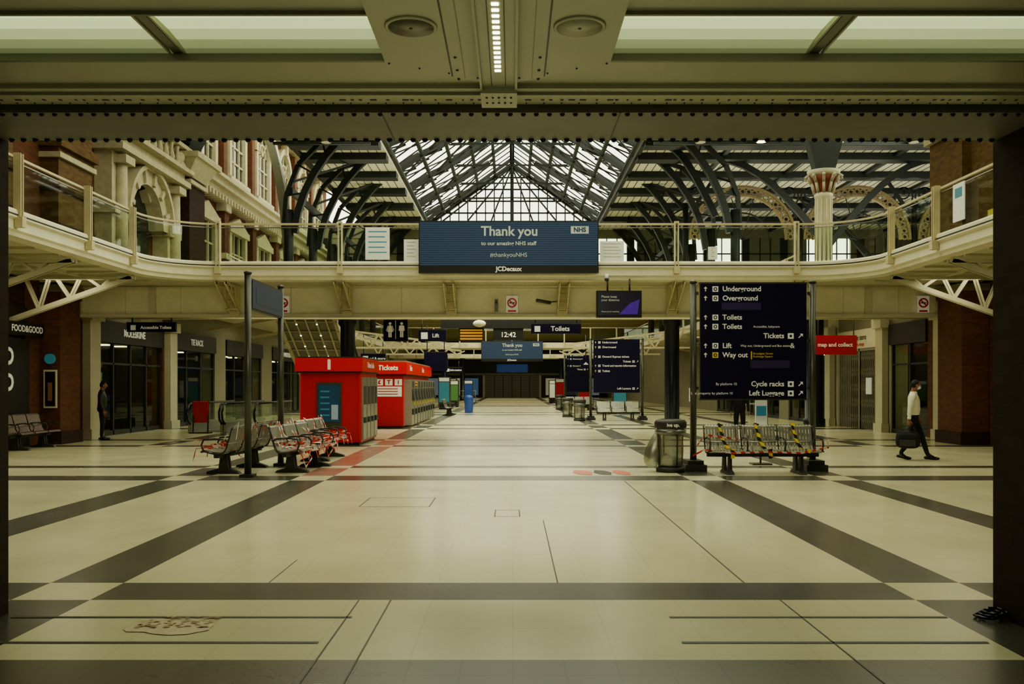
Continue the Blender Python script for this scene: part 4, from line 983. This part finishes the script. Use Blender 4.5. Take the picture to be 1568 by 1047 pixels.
def bodymesh(V, E, rad):
    me = skinbody(V, E, rad, 0)
    bm = bmesh.new(); bm.from_mesh(me); seg = 24; rings = []
    for z, cx, cy, rx, ry in TORSO: rings.append([bm.verts.new((cx+rx*math.cos(2*math.pi*k/seg), cy+ry*math.sin(2*math.pi*k/seg), z)) for k in range(seg)])
    for a, b in zip(rings[:-1], rings[1:]):
        for k in range(seg): bm.faces.new((a[k], a[(k+1) % seg], b[(k+1) % seg], b[k]))
    bm.faces.new(rings[0][::-1]); bm.faces.new(rings[-1])
    bmesh.ops.recalc_face_normals(bm, faces=bm.faces)
    m2 = bpy.data.meshes.new('bd'); bm.to_mesh(m2); bm.free()
    o = bpy.data.objects.new('bd', m2); scene.collection.objects.link(o)
    r = o.modifiers.new('r', 'REMESH'); r.mode = 'VOXEL'; r.voxel_size = .012; r.use_smooth_shade = True
    s = o.modifiers.new('s', 'SMOOTH'); s.factor = .5; s.iterations = 4
    bpy.context.view_layer.update()
    out = bpy.data.meshes.new_from_object(o.evaluated_get(bpy.context.evaluated_depsgraph_get()))
    bpy.data.objects.remove(o); return out
def person(name, loc, rotz, J, top, legm, mask=True, bag=True, head_turn=0):
    names = list(J.keys()); V = [J[n][0] for n in names]; rad = [J[n][1] for n in names]; ix = {n: i for i, n in enumerate(names)}
    E = [(ix[a], ix[c]) for a, c in [('pel', 'bel'), ('bel', 'che'), ('che', 'nb'), ('nb', 'nk'), ('nb', 'rs'), ('rs', 're'), ('re', 'rw'), ('nb', 'ls'), ('ls', 'le'), ('le', 'lw'),
         ('pel', 'rh'), ('rh', 'rk'), ('rk', 'ra'), ('ra', 'rt'), ('pel', 'lh'), ('lh', 'lk'), ('lk', 'la'), ('la', 'lt')]]
    me = bodymesh(V, E, rad)
    me.materials.clear()
    for m in (top, legm, SKIN, SHOE): me.materials.append(m)
    for p in me.polygons:
        c = p.center; best = None
        for a, e in E:
            A_, B_ = Vector(V[a]), Vector(V[e]); d = B_-A_; t = max(0, min(1, (c-A_).dot(d)/d.length_squared)); ds = (c-(A_+d*t)).length
            if best is None or ds < best[0]: best = (ds, names[a], names[e], t)
        _, na, ne, t = best; k = 0
        if ne in ('re', 'le', 'rw', 'lw'): k = 0
        elif ne in ('ra', 'la'): k = 1 if t < .93 else 3
        elif ne in ('rt', 'lt'): k = 3
        elif ne == 'nk': k = 0 if c.z < 1.47 else 2
        elif c.z < .975: k = 1
        p.material_index = k; p.use_smooth = True
    b = B(name); b.addmesh(me, mats=[top, legm, SKIN, SHOE], smooth=True)
    nk = Vector(J['nk'][0]); hc = Vector((0, 0, 0)); hb = B('h')
    def headf(c):
        z = c.z; w = 1-.28*max(0, -z)**1.3; y = c.y
        if y > 0: y *= (.92 if z > 0 else .98)
        return Vector((c.x*w, y*(1-.12*max(0, -z)), z))
    hb.sph(hc, (.077, .098, .118), SKIN, 24, 18, fn=headf)
    hb.sph(hc+Vector((0, .098, -.012)), (.014, .022, .026), SKIN, 10, 8)
    for s in (-1, 1):
        hb.sph(hc+Vector((s*.078, -.005, -.005)), (.011, .02, .032), SKIN, 10, 8); hb.sph(hc+Vector((s*.030, .083, .012)), (.012, .008, .007), WHITE, 8, 6); hb.sph(hc+Vector((s*.030, .089, .012)), (.005, .004, .005), BLACK, 8, 6)
        hb.sph(hc+Vector((s*.030, .086, .034)), (.018, .006, .004), HAIR, 8, 6)
    hb.sph(hc+Vector((0, .083, -.056)), (.024, .008, .006), SKIN, 10, 6)
    if mask: hb.sph(hc+Vector((0, .045, -.045)), (.066, .068, .048), MASKM, 16, 10); hb.ribbon([hc+Vector((-.08, 0, -.01)), hc+Vector((-.06, .07, -.02))], .006, MASKM); hb.ribbon([hc+Vector((.08, 0, -.01)), hc+Vector((.06, .07, -.02))], .006, MASKM)
    def hairf(c):
        if c.y > .35: return Vector((c.x, c.y*.93, max(c.z, .52)))
        if c.y > -.1: return Vector((c.x, c.y, max(c.z, .12)))
        return Vector((c.x, c.y, max(c.z, -.45)))
    hb.sph(hc+Vector((0, -.006, .010)), (.082, .101, .119), HAIR, 24, 16, fn=hairf)
    bmesh.ops.transform(hb.bm, matrix=Matrix.Translation(nk+Vector((0, .03, .12))) @ Matrix.Rotation(R(head_turn), 4, 'Z'), verts=hb.bm.verts)
    tm = bpy.data.meshes.new('hd'); hb.bm.to_mesh(tm); b.addmesh(tm, mats=hb.mats, smooth=True)
    b.lathe([(.078, -.02), (.078, .005), (.070, .03), (.062, .03)], nk+Vector((0, -.012, -.045)), top, 16)
    for w, el, sx in (('rw', 're', 1), ('lw', 'le', -1)):
        W = Vector(J[w][0]); d = (W-Vector(J[el][0])).normalized()
        fwd = Vector((0, 1, 0)); side = fwd-d*fwd.dot(d); side.normalize(); inn = d.cross(side)*(1 if sx < 0 else -1)
        if inn.x*sx > 0: inn = -inn
        palm = W+d*.055
        M = Matrix.Translation(palm) @ Matrix((inn, side, d)).transposed().to_4x4() @ Matrix.Diagonal((.017, .042, .055, 1))
        vs = bmesh.ops.create_uvsphere(b.bm, u_segments=12, v_segments=8, radius=1)['verts']
        for v in vs: v.co = M @ v.co
        b._f(vs, SKIN, True)
        b.cyl(W-d*.02, W+d*.02, .028, SKIN, .026)
        for k, ln in enumerate((.070, .078, .072, .056)):
            o = (k-1.5)*-.020; p0 = palm+d*.04+side*o; curl = .75 if (bag and w == 'rw') else .3
            p1 = p0+d*ln*.45+inn*ln*.12*curl; p2 = p1+(d*(1-curl)+inn*curl)*ln*.35; p3 = p2+(d*(.6-curl)+inn*curl*1.1)*ln*.3
            for a_, c_, r0, r1 in ((p0, p1, .0095, .009), (p1, p2, .009, .008), (p2, p3, .008, .0065)): b.cyl(a_, c_, r0, SKIN, r1, 8); b.sph(c_, (r1, r1, r1), SKIN, 8, 6)
        t0 = palm-d*.015+side*.035; t1 = t0+side*.025+d*.03; t2 = t1+d*.028+inn*.012
        b.cyl(t0, t1, .012, SKIN, .010, 8); b.cyl(t1, t2, .010, SKIN, .0075, 8); b.sph(t2, (.0075,)*3, SKIN, 8, 6); b.sph(t1, (.01,)*3, SKIN, 8, 6)
        b.cyl(W-d*.05, W-d*.005, .042, top, .037, 14)
        if bag and w == 'rw':
            g = palm+d*.05+inn*.02
            b.tube([g+Vector((0, -.15, -.19)), g+Vector((0, -.09, -.05)), g+Vector((0, 0, 0)), g+Vector((0, .09, -.05)), g+Vector((0, .15, -.19))], .010, SHOE, 8)
            bc = g+Vector((.03, -.02, -.34))
            b.sph(bc, (.10, .25, .175), TROUS, 20, 14, fn=lambda c: Vector((max(-.75, min(.75, c.x))/.75*.95, (abs(c.y)**.6)*(1 if c.y > 0 else -1), (abs(c.z)**.6)*(1 if c.z > 0 else -1))))
            b.box(bc.x+.08, bc.x+.112, bc.y-.16, bc.y+.16, bc.z-.12, bc.z+.02, GREYD); b.tube([bc+Vector((.0, -.24, .1)), bc+Vector((.05, -.18, .19)), bc+Vector((.05, .18, .19)), bc+Vector((0, .24, .1))], .008, GREYD, 6)
    for a, t in (('ra', 'rt'), ('la', 'lt')):
        A_, T_ = Vector(J[a][0]), Vector(J[t][0]); dirv = (T_-A_); dirv.z = 0; dirv.normalize()
        heel = Vector((A_.x, A_.y, 0))-dirv*.035; heel.z = max(.036, A_.z-.055); toe = Vector((T_.x, T_.y, .033))+dirv*.04
        b.sph(heel, (.040, .046, .035), SHOE, 12, 8); b.cyl(heel, toe, .036, SHOE, .036, 12); b.sph(toe, (.044, .062, .032), SHOE, 12, 8)
    return b.done(loc=loc, rotz=rotz)
walk = dict(pel=((0, 0, .95), .11), bel=((0, .01, 1.09), .11), che=((0, .01, 1.28), .11), nb=((0, 0, 1.42), .075), nk=((0, .015, 1.50), .054),
    rs=((.195, 0, 1.375), .072), re=((.275, -.05, 1.12), .056), rw=((.30, -.06, .88), .036), ls=((-.195, 0, 1.375), .072), le=((-.265, -.03, 1.11), .056), lw=((-.26, .08, .90), .036),
    rh=((.09, .0, .88), .098), rk=((.10, -.02, .49), .072), ra=((.10, -.26, .13), .050), rt=((.10, -.13, .045), .038),
    lh=((-.09, 0, .88), .098), lk=((-.10, .16, .50), .072), la=((-.10, .28, .10), .050), lt=((-.11, .42, .045), .038))
person('walking_man', (8.78, 20.0, 0), R(-118), walk, SHIRT, TROUS, True, True, 25)
stand = dict(walk); stand.update(re=((.235, -.02, 1.12), .052), rw=((.245, .06, .87), .034), le=((-.235, -.02, 1.12), .052), lw=((-.245, .05, .87), .034),
    rk=((.10, .02, .49), .068), ra=((.11, -.01, .10), .046), rt=((.12, .13, .045), .036), lk=((-.10, .02, .49), .068), la=((-.11, -.01, .10), .046), lt=((-.12, .13, .045), .036))
person('standing_person', (6.62, 26.6, 0), R(170), stand, TROUS, TROUS, False, False)
person('standing_person', (-12.2, 27.2, 0), R(-70), stand, GREYD, TROUS, False, False)

# ------------------------------------------------------------------ lights
w = bpy.data.worlds.new('World'); scene.world = w; w.use_nodes = True
bg = w.node_tree.nodes['Background']; bg.inputs[0].default_value = (.98, 1.0, .75, 1); bg.inputs[1].default_value = 2.9
WC = (1, .95, .66)
for i, y in enumerate((34, 43, 52)): lamp('concourse_light', 'AREA', (0, y, 4.7 if y < 40 else 7.5), 240, WC, 8, 2)
for y in (66, 80, 92, 108): lamp('far_concourse_light', 'AREA', (0, y, 7.5), 650, WC, 14, 4)
lamp('under_bridge_light', 'AREA', (0, 28, 4.35), 110, WC, 18, 1)
lamp('bridge_beam_fill', 'AREA', (0, 6.8, 5.2), 230, WC, 8, .5, (R(86), 0, 0))  # added fill without a fixture, brightens bridge beam and fascia
for s in (-1, 1):
    for y in (12, 18, 23): lamp('soffit_light', 'AREA', (s*11.3, y, 4.35), 20, WC, 1.5, 1.5)
    for y in (33, 42, 52): lamp('gallery_soffit_light', 'AREA', (s*11.3, y, 4.35), 22, WC, 2, 2)
for x, p in ((-7.6, 220), (10, 300), (18, 300), (25, 200)): lamp('aisle_roof_fill', 'AREA', (x, 46, 6.2), p, (1, .98, .75), 3, 12, (R(180), 0, 0))  # invented fill pointing up, lightens the aisle roof boards
lamp('vestibule_ceiling_fill', 'AREA', (0, 1.5, .6), 40, (.98, 1, .62), 6, 2, (R(180), 0, 0))  # added out-of-view fill, lifts the vestibule ceiling

# ------------------------------------------------------------------ camera
cd = bpy.data.cameras.new('camera'); cam = bpy.data.objects.new('camera', cd); scene.collection.objects.link(cam)
cam.location = (0, 0, 1.62); cam.rotation_euler = (R(90), 0, 0)
cd.sensor_width = 36; cd.lens = 1400/1568*36; cd.shift_y = 66.5/1568; cd.clip_end = 400
scene.camera = cam
